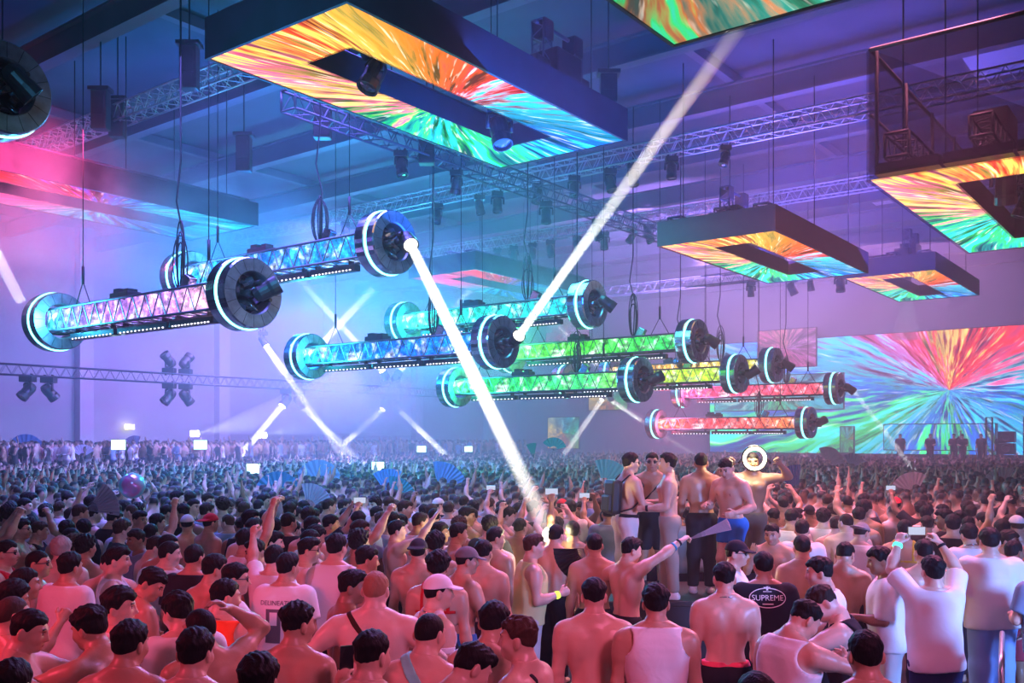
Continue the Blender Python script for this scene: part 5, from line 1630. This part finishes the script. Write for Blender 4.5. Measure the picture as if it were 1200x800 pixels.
H(1060, 608, -30, 'the strap man right of grey cap', 'shirtless man with yellow straps across the back, right', dict(), SHORT, skin=TAN, extras=(X_tank_straps((.6, .4, .05)),))
H(1009, 612, -35, 'the grey bucket of a cap', 'man in grey cap and white top with bent head at right', dict(head=(-15, 18, 0)), SHORT, skin=LIGHT, cap=((.25, .24, .26), True), top=('tank', WHITE, {}))
H(888, 786, 0, 'the dark head at bottom right of centre', 'dark head barely rising over the bottom edge under the muscular back', dict(), SHORT, skin=TAN)
H(905, 612, 150, 'the man wiping his face', 'shirtless man facing back with a hand over his face', dict(head=(0, 10, 0), R_=((.2, .6, -.6), (-.4, .5, .9), (0, -1, 0), 'open')), SHORT, skin=TAN)
H(1050, 577, -30, 'the red-cap man', 'man in bright red cap in the right-hand crowd', dict(), SHORT, skin=TAN, cap=((.7, .03, .06), True), d=15)
H(246, 603, -40, 'the red-cap man at left', 'man in bright red cap in the left-hand crowd', dict(), SHORT, skin=TAN, cap=((.7, .03, .06), True), d=11.8)

# --- the black table and the group dancing on it
TBL_Z = .77
ta, tb = P(694, 512, 11.05), P(912, 512, 11.05)
root = empty('platform_table', ((ta.x + tb.x) / 2, 11.75, 0))
tag(root, 'black rectangular platform table that six men dance on', 'table')
w_ = tb.x - ta.x
MB().box((0, 0, TBL_Z - .035), (w_, 1.5, .07), bev=.012).build('top', M_black, root)
sk = MB()
for (cx_, cy_, lx, ly) in ((0, -.73, w_ - .04, .02), (0, .73, w_ - .04, .02), (-w_ / 2 + .02, 0, .02, 1.44), (w_ / 2 - .02, 0, .02, 1.44)): sk.box((cx_, cy_, (TBL_Z - .07) / 2), (lx, ly, TBL_Z - .07))
sk.build('skirt', M_dark, root)
for sx in (-1, 1):
    for sy in (-1, 1): MB().box((sx * (w_ / 2 - .1), sy * .62, (TBL_Z - .07) / 2), (.05, .05, TBL_Z - .07)).build('leg', M_tdark, root)

def backpack(r):
    T = Matrix(r['p'].b.T.tolist())
    root = r['root']
    mb = MB()
    k0 = len(mb.v)
    mb.box((0, -.205, 1.20), (.27, .13, .42), bev=.05).box((0, -.28, 1.12), (.2, .06, .2), bev=.025)
    mb.v = [T @ v for v in mb.v]
    bp = mb.build('backpack', M_gear, root)
    for q in (-1, 1):
        pts = [T @ Vector(c) for c in ((q * .1, -.15, 1.38), (q * .12, -.06, 1.475), (q * .13, .05, 1.455), (q * .14, .13, 1.36), (q * .165, .10, 1.2), (q * .17, -.02, 1.08), (q * .12, -.15, 1.03))]
        MB().tube(pts, .011, 6).build('shoulder_strap', M_gear, bp)
TB = dict(base=TBL_Z)
H(738, 530, -68, 'the man with the backpack', 'man on the table in white trousers wearing a dark backpack, facing right', dict(R_=((.2, .3, -.9), (-.1, 1, -.1), (-.5, 0, -1), 'relax'), L_=((.4, .3, -.2), (-.5, .2, .9), (0, 0, 1), 'fist'), head=(-4, 0, 0)), THICK, skin=LIGHT, bottom=('pants', (.78, .76, .74), {}), shoes=WHITE, extras=(backpack, X_shades(), X_waist(DRK)), **TB, d=11.35)
H(764, 541, 172, 'the sunglasses man on the table', 'man on the table facing the camera in sunglasses with a thin chest strap', dict(R_=BENT, L_=BENT), SHORT, skin=TAN, bottom=('pants', DRK, dict(hem=.5)), shoes=DRK, extras=(X_shades(), X_strap((0, 0, 1.25), (.75, 0, .66), .010, DRK, 'chest_strap')), **TB, d=11.85)
H(783, 534, 78, 'the man in beige trousers', 'man on the table in beige trousers and white sneakers, facing left', dict(lean=2, L_=((.1, .1, -1), (-.15, 1, -.05), (-1, 0, 0), 'fist'), R_=BENT, head=(0, -8, 0), legs=(6, -4)), THICK, skin=LIGHT, bottom=('pants', (.34, .33, .27), {}), shoes=(.8, .78, .76), extras=(X_wrist('L', DRK, name='watch', half=.016),), **TB, d=11.2)
H(822, 527, -4, 'the tall man in black trousers', 'tall man on the table seen from behind in long black trousers', dict(muscle=1.15, R_=((.3, .3, -.9), (-.2, .6, .8), (0, -1, 0), 'relax'), L_=((.2, .1, -1), (.0, .6, -.6), (-1, 0, 0), 'relax')), SHORT, skin=TAN, bottom=('pants', DRK, {}), shoes=WHITE, **TB, d=11.6)
H(851, 560, 128, 'the man in blue briefs', 'muscular man on the table in short bright blue trunks looking down', dict(lean=6, muscle=1.25, head=(12, 24, 0), L_=((.35, -.1, -.9), (-.2, .7, -.1), (-1, 0, 0), 'relax'), R_=((.3, .2, -.9), (-.4, .8, .2), (-.5, 0, -1), 'relax'), bend=14), FADE, skin=LIGHT, bottom=('pants', (.01, .16, .62), dict(hem=.66)), shoes=WHITE, **TB, d=11.2)
RL = H(881, 549, 172, 'the man lifting the ring lamp', 'dark-chested man on the table holding a glowing ring lamp before his face', dict(R_=((.85, .25, .12), (-.55, .45, .70), (0, 1, 0), 'grip'), L_=((.85, .25, .12), (-.55, .45, .70), (0, 1, 0), 'grip'), muscle=1.15), SHORT, skin=BROWN, bottom=('pants', (.12, .10, .09), dict(hem=.45)), shoes=DRK, **TB, d=11.75)
# ------------------------------------------------------------------ give neighbours elbow room
bpy.context.view_layer.update()
def shift(r, dx, dy):
    r['root'].location.x += dx; r['root'].location.y += dy
    r['M'] = Matrix.Translation((dx, dy, 0)) @ r['M']
    r['xy'] = (r['xy'][0] + dx, r['xy'][1] + dy); r['d'] += dy
PAIR = {'the left man of the embracing pair', 'the right man of the embracing pair', 'the front man of the hugging pair', 'the hidden man of the hugging pair'}
mov = {id(r): [0.0, 0.0] for r in HEROES}
for it in range(40):
    for i, a in enumerate(HEROES):
        for b in HEROES[i + 1:]:
            za, zb = a['root'].location.z > .4, b['root'].location.z > .4
            if za != zb: continue
            need = .34 if a['short'] in PAIR and b['short'] in PAIR else .46
            dx, dy = b['xy'][0] - a['xy'][0], b['xy'][1] - a['xy'][1]
            di = math.hypot(dx, dy * .95)
            if di < need:
                p_ = (need - di) * .3
                sg = 1 if dy >= 0 else -1
                for r, q in ((a, -1), (b, 1)):
                    m_ = mov[id(r)]
                    ddx = q * p_ * .25 * (1 if dx >= 0 else -1); ddy = q * p_ * sg
                    if abs(m_[0] + ddx) > .07: ddx = 0
                    if abs(m_[1] + ddy) > (.35 if not za else .2): ddy = 0
                    m_[0] += ddx; m_[1] += ddy
                    shift(r, ddx, ddy)

# ------------------------------------------------------------------ the crowd one can still count: copies of a few figures, dressed differently
rr = random.Random(11)
PRO = []
def proto(pose, hairs, lod='near'):
    p = Person(lod, **pose)
    PRO.append(dict(p=p, skin=p.skin(), hairs=[p.hair(seed=i + len(PRO), **h) for i, h in enumerate(hairs)], pants=p.pants(), shorts=p.pants(hem=.52), tee=p.tee(), tank=p.tank(), cap=p.cap(), under=p.hair(**CAPPED),
                    up=pose.get('up', 0), H=tp(p.b.H, (0, 0, 1.62)), top=tp(p.b.H, (0, 0, 1.745))[2]))
ARM_A = ((.2, .1, -1), (-.1, .8, -.4), (-1, 0, 0), 'relax')
HS = [SHORT, THICK, FADE, MOP, QUIFF]
proto(dict(head=(0, 4, 0)), [SHORT, THICK, FADE])
proto(dict(head=(30, 4, 0), R_=ARM_A, L_=BENT), [QUIFF, MOP, FADE])
proto(dict(head=(-35, 4, 0), L_=ARM_A, twist=-8), [SHORT, QUIFF, THICK])
proto(dict(head=(-15, 14, 0), R_=BENT, L_=BENT, lean=7), [THICK, MOP, SHORT])
proto(dict(head=(10, -4, 0), R_=CROSS, L_=CROSS), [FADE, QUIFF, CURLY])
proto(dict(head=(-55, 0, 0), side=4, muscle=1.15), [THICK, SHORT, QUIFF])
proto(dict(head=(45, 8, 0), build=1.08, belly=.02), [BUZZ, FADE, SHORT])
n_down = len(PRO)
proto(dict(head=(5, -5, 0), R_=UP), [SHORT, THICK, FADE])
proto(dict(head=(-10, -3, 0), L_=UPOUT, R_=BENT), [QUIFF, MOP, SHORT])
proto(dict(head=(0, -3, 0), R_=PHONE, L_=PHONE), [THICK, SHORT, FADE])
SKINS = [LIGHT, TAN, TAN, BROWN, PALE, (.58, .36, .26)]
SKN = ['fair', 'tan', 'tan', 'brown-skinned', 'pale', 'tan']
TOPS = [(None, None, 'shirtless'), (None, None, 'shirtless'), (None, None, 'shirtless'), (None, None, 'shirtless'), (None, None, 'shirtless'), (None, None, 'shirtless'), ('tee', WHITE, 'white-shirted'), ('tee', DRK, 'black-shirted'), ('tank', WHITE, 'white-vested'), ('tank', DRK, 'dark-vested'), ('tee', (.25, .35, .5), 'blue-shirted')]
placed = [r['xy'] for r in HEROES]
tab = (ta.x - .35, tb.x + .35, 10.85, 12.75)
MID = []
MID_END = [0]
def blocked(x, d, ztop):
    px = 600 + x / d * FPX
    if (1040 < px < 1260 and d < 8.2) or (588 < px < 676 and d < 11.6) or (780 < px < 850 and 7.4 < d < 11): return True
    yt = HOR + (CAM_H - ztop) * FPX / d
    for r in HEROES:
        hd = r['d']
        onT = r['root'].location.z > .4
        if hd > d - .05:
            w = .24 * FPX / d + (.20 if onT else .13) * FPX / hd
            if abs(px - r['px']) < w and yt < r['ytop'] + (1.35 if onT else .55) * FPX / hd: return True
    return False
def fits(x, d, gap):
    if tab[0] < x < tab[1] and tab[2] < d < tab[3]: return False
    for (a_, b_) in placed:
        if abs(a_ - x) < gap and abs(b_ - d) < gap and (a_ - x) ** 2 + (b_ - d) ** 2 < gap * gap: return False
    return True
N_MID = 300 - len(HEROES)
# candidates from near to far
cand = []
dd = 4.2
while dd < 26:
    half = 600 / FPX * dd + .3
    x = -half + rr.uniform(0, .5)
    while x < half:
        cand.append((dd + rr.uniform(-.2, .2), x + rr.uniform(-.12, .12))); x += .40
    dd += .35
cand.sort()
for (d, x) in cand:
    if len(MID) >= N_MID: break
    arm = rr.random() < .13
    k = rr.randrange(n_down, len(PRO)) if arm and d > 8 else rr.randrange(n_down)
    pr = PRO[k]
    sc = rr.uniform(.95, 1.05)
    if not fits(x, d, .415) or blocked(x, d, pr['top'] * sc): continue
    yaw = -25 + rr.gauss(0, 28)
    if rr.random() < .10: yaw += 150
    a = math.radians(yaw)
    hx, hy_ = pr['H'][0] * sc, pr['H'][1] * sc
    o = bpy.data.objects.new('person', pr['skin']); COL.objects.link(o)
    o.location = (x - hx * math.cos(a) + hy_ * math.sin(a), d - hx * math.sin(a) - hy_ * math.cos(a), -.003)
    o.rotation_euler = (0, 0, a); o.scale = (sc,) * 3
    si = rr.randrange(len(SKINS))
    v = rr.uniform(.85, 1.12)
    o.color = (*[min(1, c * v) for c in SKINS[si]], 1)
    hc = rr.choice([BLK, BLK, BLK, (.02, .014, .010), (.05, .028, .016)])
    capc = None
    if rr.random() < .07:
        child(pr['under'], o, hc)
        capc = rr.choice([('dark', (.02, .02, .03)), ('white', (.75, .75, .78)), ('red', (.6, .03, .05))]); child(pr['cap'], o, capc[1])
    else: child(rr.choice(pr['hairs']), o, hc)
    tpq = rr.choice(TOPS)
    if tpq[0]: child(pr[tpq[0]], o, tpq[1])
    child(pr[rr.choice(['pants', 'shorts', 'shorts'])], o, rr.choice([DRK, DRK, NAVY, (.3, .3, .32), (.05, .1, .3), (.4, .05, .08)]))
    placed.append((x, d))
    look = tpq[2] + (' man in %s cap' % capc[0] if capc else ' %s man' % SKN[si] if not tpq[0] else ' man')
    if k >= n_down: look += ' with raised arm' + ('s' if k == len(PRO) - 1 else '')
    MID.append(dict(o=o, px=600 + x / d * FPX, d=d, x=x, look=look, top=pr['top'] * sc, yaw=yaw, k=k, sc=sc, pr=pr))
MID_END[0] = max(m['d'] for m in MID)
# labels: counted back from the nearest named neighbour
groups = {}
for m in MID:
    best = min([r for r in HEROES if r['d'] < m['d'] - .1] or HEROES, key=lambda r: abs(r['px'] - m['px']) + 3 * max(0, m['d'] - r['d'] - 3))
    groups.setdefault(best['short'], []).append(m)
ORDN = ORD + ['fifteenth', 'sixteenth', 'seventeenth', 'eighteenth', 'nineteenth', 'twentieth', 'farthest']
for sh, ms in groups.items():
    ms.sort(key=lambda m: m['d'])
    for i, m in enumerate(ms):
        lab = '%s, %s back behind %s' % (m['look'], ORDN[min(i + 1, 21)], sh)
        if len(lab.split()) > 15: lab = lab.replace('brown-skinned man', 'brown man').replace(' with raised arms', '').replace(' with raised arm', '')
        tag(m['o'], lab, 'person', 'people on the dance floor')

# ------------------------------------------------------------------ the rest of the crowd, too many to tell apart, to the far walls
def far_mesh(pose, h):
    LOD['far'] = (h, h, h)
    return Person('far', **pose)
def n_attr_mat(name):
    n = NT(name)
    at = n.n('VertexColor', layer_name='tint')
    b = n.n('BsdfPrincipled', i_Base_Color=at.outputs['Color'], i_Roughness=.6)
    return n.surf(b)
M_crowd = n_attr_mat('crowd_tints')
FARP = [dict(), dict(R_=BENT, L_=BENT, head=(25, 0, 0)), dict(R_=UP), dict(L_=UPOUT, R_=ARM_A, head=(-20, 0, 0)), dict(R_=CROSS, L_=CROSS), dict(head=(-30, 0, 0))]
farA = [far_mesh(q, .048) for q in FARP]; farB = [far_mesh(q, .074) for q in FARP]
VV, QQ, CC, base_i = [], [], [], 0
S2, C2 = np.array((S.x, S.y)), np.array((C.x, C.y))
spots = []
d = MID_END[0] - 1.0
while d < 72:
    half = 600 / FPX * d + 1.5
    step = .43 if d < 26 else .50 if d < 30 else .58 if d < 45 else .7
    x = -half + rr.uniform(0, step)
    while x < half:
        xx, d2 = x + rr.uniform(-.14, .14), d + rr.uniform(-.16, .16)
        s_, c_ = xx * S.x + d2 * S.y, xx * C.x + d2 * C.y
        z0 = 0
        ok = s_ < 53.2 and c_ < 44.3
        if 37.7 < c_ < 38.5: ok = False
        if c_ >= 38.5: z0 = .8
        if ok and d2 < 30 and not fits(xx, d2, .40): ok = False
        if ok: spots.append((xx, d2, z0))
        x += step
    d += step * .92
for (x, d, z0) in spots:
    k = rr.choice([0, 0, 1, 1, 4, 4, 5, 5, 0, 1, 5, 4, 2, 3]) if d < 45 else rr.choice([0, 1, 4, 5, 5, 0, 1, 2])
    p = (farA if d < 26 else farB)[k]
    v, q = p.skin_parts[0]
    sc = rr.uniform(.95, 1.05)
    a = math.radians(-30 + rr.gauss(0, 35) + (150 if z0 or rr.random() < .12 else 0))
    ca, sa = math.cos(a), math.sin(a)
    w = np.stack([x + (v[:, 0] * ca - v[:, 1] * sa) * sc, d + (v[:, 0] * sa + v[:, 1] * ca) * sc, z0 + v[:, 2] * sc], 1)
    if not hasattr(p, 'zones'):
        Hl = v @ np.linalg.inv(p.b.H)[:3, :3].T + np.linalg.inv(p.b.H)[:3, 3]
        hair_ = (Hl[:, 2] > np.interp(Hl[:, 1], [-.1, 0, .04, .08], [1.565, 1.60, 1.65, 1.675])) & (Hl[:, 2] < 1.8) & (np.abs(Hl[:, 0]) < .11)
        arm_ = np.abs(v[:, 0]) > .21
        p.zones = (hair_, (v[:, 2] < .98) & ~arm_, (v[:, 2] > .9) & (v[:, 2] < 1.47) & (np.abs(v[:, 0]) < .22))
    hz, lz, tz = p.zones
    c = np.tile(np.array(rr.choice(SKINS)) * rr.uniform(.7, 1.0), (len(v), 1))
    c[lz] = rr.choice([DRK, DRK, NAVY, (.3, .3, .3)])
    t_ = rr.choice(TOPS)
    if t_[0]: c[tz] = t_[1]
    c[hz] = rr.choice([BLK, BLK, (.03, .02, .014)])
    VV.append(w); QQ.append(q + base_i); CC.append(c); base_i += len(v)
V = np.concatenate(VV)
me = to_mesh('crowd', [(V, np.concatenate(QQ))], [M_crowd])
ca_ = me.color_attributes.new('tint', 'FLOAT_COLOR', 'POINT')
ca_.data.foreach_set('color', np.concatenate([np.concatenate(CC), np.ones((len(V), 1))], 1).astype(F32).ravel())
o = bpy.data.objects.new('crowd', me); COL.objects.link(o)
tag(o, 'dense far crowd of dancers reaching to the hall walls', 'crowd', kind='stuff')
o = hmb((4, 52, 38.2, 44.9, 0, .8)).build('riser', M_dark); tag(o, 'long low platform along the left wall under the far crowd', 'platform')
print('CROWD', len(spots), 'verts', len(V), 'mid', len(MID), 'to', MID_END[0], 'heroes', len(HEROES))

# ------------------------------------------------------------------ things people hold, and what stands among them
def hand_of(r, nm): 
    return r['M'] @ Vector(r['p'].b.arms[nm]['grip'])
def hand_mid(m, nm):
    M_ = Matrix.Translation(m['o'].location) @ Matrix.Rotation(math.radians(m['yaw']), 4, 'Z') @ Matrix.Scale(m['sc'], 4)
    return M_ @ Vector(m['pr']['p'].b.arms[nm]['grip'])
def phone(p, yaw, label, tilt=0, screen=True, wide=True, s=1.0):
    root = empty('phone', p, math.radians(yaw))
    root.rotation_euler[0] = math.radians(tilt)
    tag(root, label, 'phone', 'phones held up in the crowd')
    w, h = (.155 * s, .075 * s) if wide else (.075 * s, .155 * s)
    MB().box((0, 0, h * .4), (w, .010, h), bev=.003).build('case', M_phone, root)
    MB().box((0, -.0065, h * .4), (w * .94, .002, h * .92)).build('screen', M_screen if screen else M_phone, root)
fm = [r for r in HEROES if r['short'] == 'the man filming overhead'][0]
pa, pb_ = hand_of(fm, 'R'), hand_of(fm, 'L')
phone((pa + pb_) / 2 + Vector((0, .0, .02)), -2, 'phone held level overhead by the man in white tee, screen lit', s=.95)
nm_ = [r for r in HEROES if r['short'] == 'the near man raising a phone'][0]
phone(hand_of(nm_, 'L') + Vector((0, 0, .01)), 30, 'silver phone held upright at bottom centre', 10, False, False, 1.1)
rs = [r for r in HEROES if r['short'] == 'the red-shorts man holding up a phone'][0]
phone(hand_of(rs, 'L') + Vector((0, 0, .02)), 4, 'phone held over the man in red shorts', 0, True, True)
fans_up = [m for m in MID if m['k'] >= n_down]
def near_px(px, d0=7, lst=fans_up):
    return min([m for m in lst if not m.get('used')], key=lambda m: abs(m['px'] - px) + (0 if m['d'] > d0 else 400))
for px, lab in ((403, 'bright phone filmed sideways left of the pale beam foot'), (1092, 'small lit phone at far right beside the red cap'), (558, 'small lit phone right of the long pale beam'), (700, 'lit phone in the crowd left of the table')):
    m = near_px(px); m['used'] = 1
    nm = 'L' if m['k'] == n_down + 1 else 'R'
    phone(hand_mid(m, nm) + Vector((0, -.01, .02)), 0, lab)

def hand_fan(p, aim, spread, rad, color, label, yaw=0.0):
    """a pleated folding fan opened round its rivet, standing in the hand"""
    root = empty('hand_fan', p, yaw)
    tag(root, label, 'fan', 'folding fans waved over the crowd')
    n_ = 18
    t0 = math.radians(aim - spread / 2); t1 = math.radians(aim + spread / 2)
    vs_ = []
    for i in range(n_ + 1):
        t = t0 + (t1 - t0) * i / n_
        y = .012 if i % 2 else -.012
        for q in (.32, 1.0):
            for e in (-.0015, .0015): vs_.append((math.cos(t) * rad * q, y * q + e, math.sin(t) * rad * q))
    fs = []
    for i in range(n_):
        a_, b_ = 4 * i, 4 * (i + 1)
        fs += [(a_, a_ + 2, b_ + 2, b_), (a_ + 1, b_ + 1, b_ + 3, a_ + 3), (a_ + 2, a_ + 3, b_ + 3, b_ + 2), (a_, b_, b_ + 1, a_ + 1)]
    fs += [(0, 1, 3, 2), (4 * n_, 4 * n_ + 2, 4 * n_ + 3, 4 * n_ + 1)]
    mesh_obj('leaf', vs_, fs, pbr('fan_cloth', color, .6), root)
    mb = MB()
    for i in range(0, n_ + 1, 2):
        t = t0 + (t1 - t0) * i / n_
        mb.box((math.cos(t) * rad * .2, 0, math.sin(t) * rad * .2), (.006, .003, rad * .42), Matrix.Rotation(-(t - math.pi / 2), 4, 'Y'))
    mb.bar((0, -.012, 0), (0, .012, 0), .008, 8)
    mb.build('ribs', pbr('fan_rib', tuple(c * .4 for c in color), .5), root)
fans = [(97, 528, 40, 90, 120, .55, (.62, .58, .72), 'white round fan raised at far left over the platform crowd'),
        (36, 522, 41, 60, 140, .9, (.15, .3, .65), 'blue and white fan at the far left edge of the crowd'),
        (120, 590, 12.5, 25, 70, .42, (.35, .32, .38), 'grey half-open fan swung at left'),
        (157, 518, 42, 100, 70, .6, (.2, .15, .3), 'small dark fan right of the first lit sign'),
        (373, 552, 24, 90, 160, .6, (.2, .32, .5), 'pale blue open fan left of centre'),
        (328, 566, 20, 80, 150, .5, (.02, .18, .25), 'dark teal open fan, left of centre'),
        (368, 582, 16, 60, 90, .42, (.36, .36, .48), 'pale grey fan below the pale blue one'),
        (455, 566, 20, 95, 60, .62, (.08, .34, .55), 'tall light blue half-open fan left of the long beam'),
        (466, 575, 18, 60, 70, .5, (.03, .3, .35), 'dark teal half-open fan beside the light blue one'),
        (522, 560, 22, 60, 80, .7, (.1, .26, .45), 'blue fan leaning right near the long beam'),
        (650, 520, 30, 80, 130, .42, (.03, .3, .33), 'dark teal fan held high below the yellow screen'),
        (624, 528, 30, 100, 40, .5, (.03, .32, .32), 'closed teal fan left of the yellow screen'),
        (716, 556, 17, 60, 100, .5, (.05, .45, .42), 'green-teal fan left of the backpack'),
        (929, 563, 17, 110, 50, .55, (.03, .1, .22), 'dark navy half-closed fan right of the ring lamp'),
        (975, 536, 34, 50, 130, .65, (.7, .55, .6), 'pinkish white fan in front of the stage'),
        (1066, 568, 19, 110, 100, .5, (.65, .58, .68), 'white fan with red writing below the grey beam'),
        (1172, 560, 22, 110, 100, .5, (.62, .58, .68), 'white fan near the right photo edge'),
        (1000, 540, 32, 75, 100, .5, (.6, .45, .6), 'pale fan beside the pinkish white one')]
for (px, py, d, aim, spd, rad, col, lab) in fans:
    p = P(px, py, d)
    # a far dancer's fist under it
    hand_fan(p - Vector((math.cos(math.radians(aim)) * rad * .5, 0, math.sin(math.radians(aim)) * rad * .5)), aim, spd, rad, col, lab)
fw = [r for r in HEROES if r['short'] == 'the man waving a folded fan'][0]
hand_fan(hand_of(fw, 'R'), 22, 16, .42, (.72, .66, .72), 'folded pale fan in the raised hand before the table', math.radians(-10))
hand_fan(hand_of(fw, 'L') - Vector((0, 0, .02)), 215, 70, .36, (.03, .03, .04), 'dark open fan hanging from the fan waver\'s other hand', math.radians(-10))
# lit message boards held over the far crowd
for (px, py, d, w, lab) in ((139, 521, 38, .62, 'brightest lit sign board at far left over the platform crowd'), (235, 521, 40, .6, 'lit sign board below the first white light cone'), (297, 549, 26, .42, 'lit sign board low in the crowd, nearest of its kind'), (443, 546, 30, .42, 'lit sign board at the foot of the slanting white beam'), (494, 526, 44, .45, 'small hazy lit sign board left of centre'), (549, 526, 44, .4, 'small hazy lit sign board nearest the yellow screen')):
    root = empty('sign_board', P(px, py, d))
    tag(root, lab, 'sign', 'lit boards held over the crowd')
    MB().box((0, 0, 0), (w, .04, w * .72), bev=.01).build('frame', M_phone, root)
    MB().box((0, -.022, 0), (w * .94, .004, w * .65)).build('lit_panel', emit('board_glow', (.65, 1, .95), 2.6), root)
    MB().bar((0, 0, -w * .36), (0, 0, -w * .36 - .7), .014, 6).build('handle', M_cable, root)
# iridescent ball, ring lamp, lamp added for the flare in the crowd
pb2 = P(155, 569, 14.5)
n = NT('iridescent_film')
lw = n.n('LayerWeight', i_Blend=.4)
tc = n.n('TexCoord'); nz = n.n('TexNoise', i_Vector=tc.outputs['Object'], i_Scale=5.0)
cr = n.ramp(n.math('ADD', n.math('MULTIPLY', lw.outputs['Facing'], .5), n.math('MULTIPLY', nz.outputs['Fac'], .6)), [(.1, (.1, .5, .9)), (.35, (.9, .2, .5)), (.55, (.2, .8, .8)), (.75, (.8, .5, .2)), (1, (.3, .4, 1))])
b = n.n('BsdfPrincipled', i_Base_Color=cr, i_Roughness=.15, i_Metallic=.5)
M_iri = n.surf(b)
bb = MB().lathe((0, 0, 0), (0, 0, 1), [(0.001, -.2)] + [(.2 * math.sin(t), -.2 * math.cos(t)) for t in [math.pi * i / 16 for i in range(1, 16)]] + [(.001, .2)], 28)
bb.sm = [True] * len(bb.sm)
o = bb.build('beach_ball', M_iri); o.location = pb2
tag(o, 'shiny iridescent ball carried over heads at left', 'ball')
MB().lathe((0, 0, .19), (0, 0, 1), [(.03, 0), (.025, .02), (0, .022)], 10).build('valve', M_white, o)
hr, hl = hand_of(RL, 'R'), hand_of(RL, 'L')
rc_ = (hr + hl) / 2 + Vector((0, -.03, .02))
root = empty('ring_lamp', rc_)
tag(root, 'glowing warm white ring lamp lifted over the table', 'lamp')
MB().tube([(.125 * math.cos(t), 0, .125 * math.sin(t)) for t in [2 * math.pi * i / 36 for i in range(36)]], .020, 8, True).build('lit_tube', emit('ring_lamp_glow', (1, .9, .55), 9), root)
MB().tube([(.150 * math.cos(t), .012, .150 * math.sin(t)) for t in [2 * math.pi * i / 36 for i in range(36)]], .014, 8, True).bar((-.15, .012, 0), (-.2, .012, -.06), .014, 6).bar((.15, .012, 0), (.2, .012, -.06), .014, 6).build('rim', M_phone, root)
point('ring_lamp_light', rc_ + Vector((0, .06, .16)), 60, (1, .85, .5), .12)
fr = [r for r in HEROES if r['short'] == 'the man beside the bright flare'][0]
pt = hand_of(fr, 'L') + Vector((0, 0, .05))
root = empty('flare_lamp', pt)  # invented lamp for the flare where the beam lands
tag(root, 'made-up round lamp standing for the flare at the foot of the long beam', 'lamp')
MB().lathe((0, .02, 0), (0, -1, 0), [(0, -.05), (.03, -.05), (.04, 0), (.095, .03), (.11, .06), (.105, .065), (.095, .05)], 20).bar((0, .02, -.02), (0, .02, -.1), .014, 8).build('housing', M_phone, root)
MB().lathe((0, .02, 0), (0, -1, 0), [(.0, .075), (.05, .07), (.098, .052)], 20).build('lens', emit('flare_glow', (1, .95, .65), 60), root)
point('flare_light', pt + Vector((0, -.16, .03)), 170, (1, .88, .5), .06)
# crowd barrier at the right edge
root = empty('crowd_barrier', P(1174, 790, 7.4)); root.location.z = 0
root.rotation_euler = (0, 0, math.radians(62))
tag(root, 'steel crowd barrier at the bottom right corner', 'barrier')
mb = MB()
mb.tube([(-.6, 0, .2), (-.6, 0, .95), (-.55, 0, 1.03), (-.48, 0, 1.06), (.48, 0, 1.06), (.55, 0, 1.03), (.6, 0, .95), (.6, 0, .2)], .021, 8).bar((-.6, 0, .25), (.6, 0, .25), .018, 8)
mb.build('frame', M_alu, root)
for i in range(9): MB().bar((-.48 + i * .12, 0, .25), (-.48 + i * .12, 0, 1.05), .009, 6).build('bar', M_alu, root)
for q in (-1, 1): MB().bar((q * .55, -.28, .02), (q * .55, .28, .02), .02, 6).bar((q * .55, 0, .02), (q * .55, 0, .25), .02, 6).build('foot', M_alu, root)
# figures on the stage
for (px, k, lab) in ((1055, 0, 'figure on stage at the left of the booth screen'), (1090, 1, 'figure on stage before the middle of the booth screen'), (1118, 8, 'figure on stage raising an arm'), (1128, 3, 'figure on stage beside the raised arm'), (1150, 0, 'figure on stage at the right end of the booth screen'), (1172, 2, 'figure on stage next to the speaker stack')):
    pr = PRO[k]
    p = stage_pt(px, HOR, 55.2)
    o = bpy.data.objects.new('person', pr['skin']); COL.objects.link(o)
    o.location = (p.x, p.y, 1.147); o.rotation_euler = (0, 0, math.radians(140 + px % 37)); o.color = hexed(TAN)
    child(pr['hairs'][0], o, BLK); child(pr['pants'], o, DRK); child(pr['tee'], o, DRK)
    tag(o, lab, 'person', 'figures on the stage')
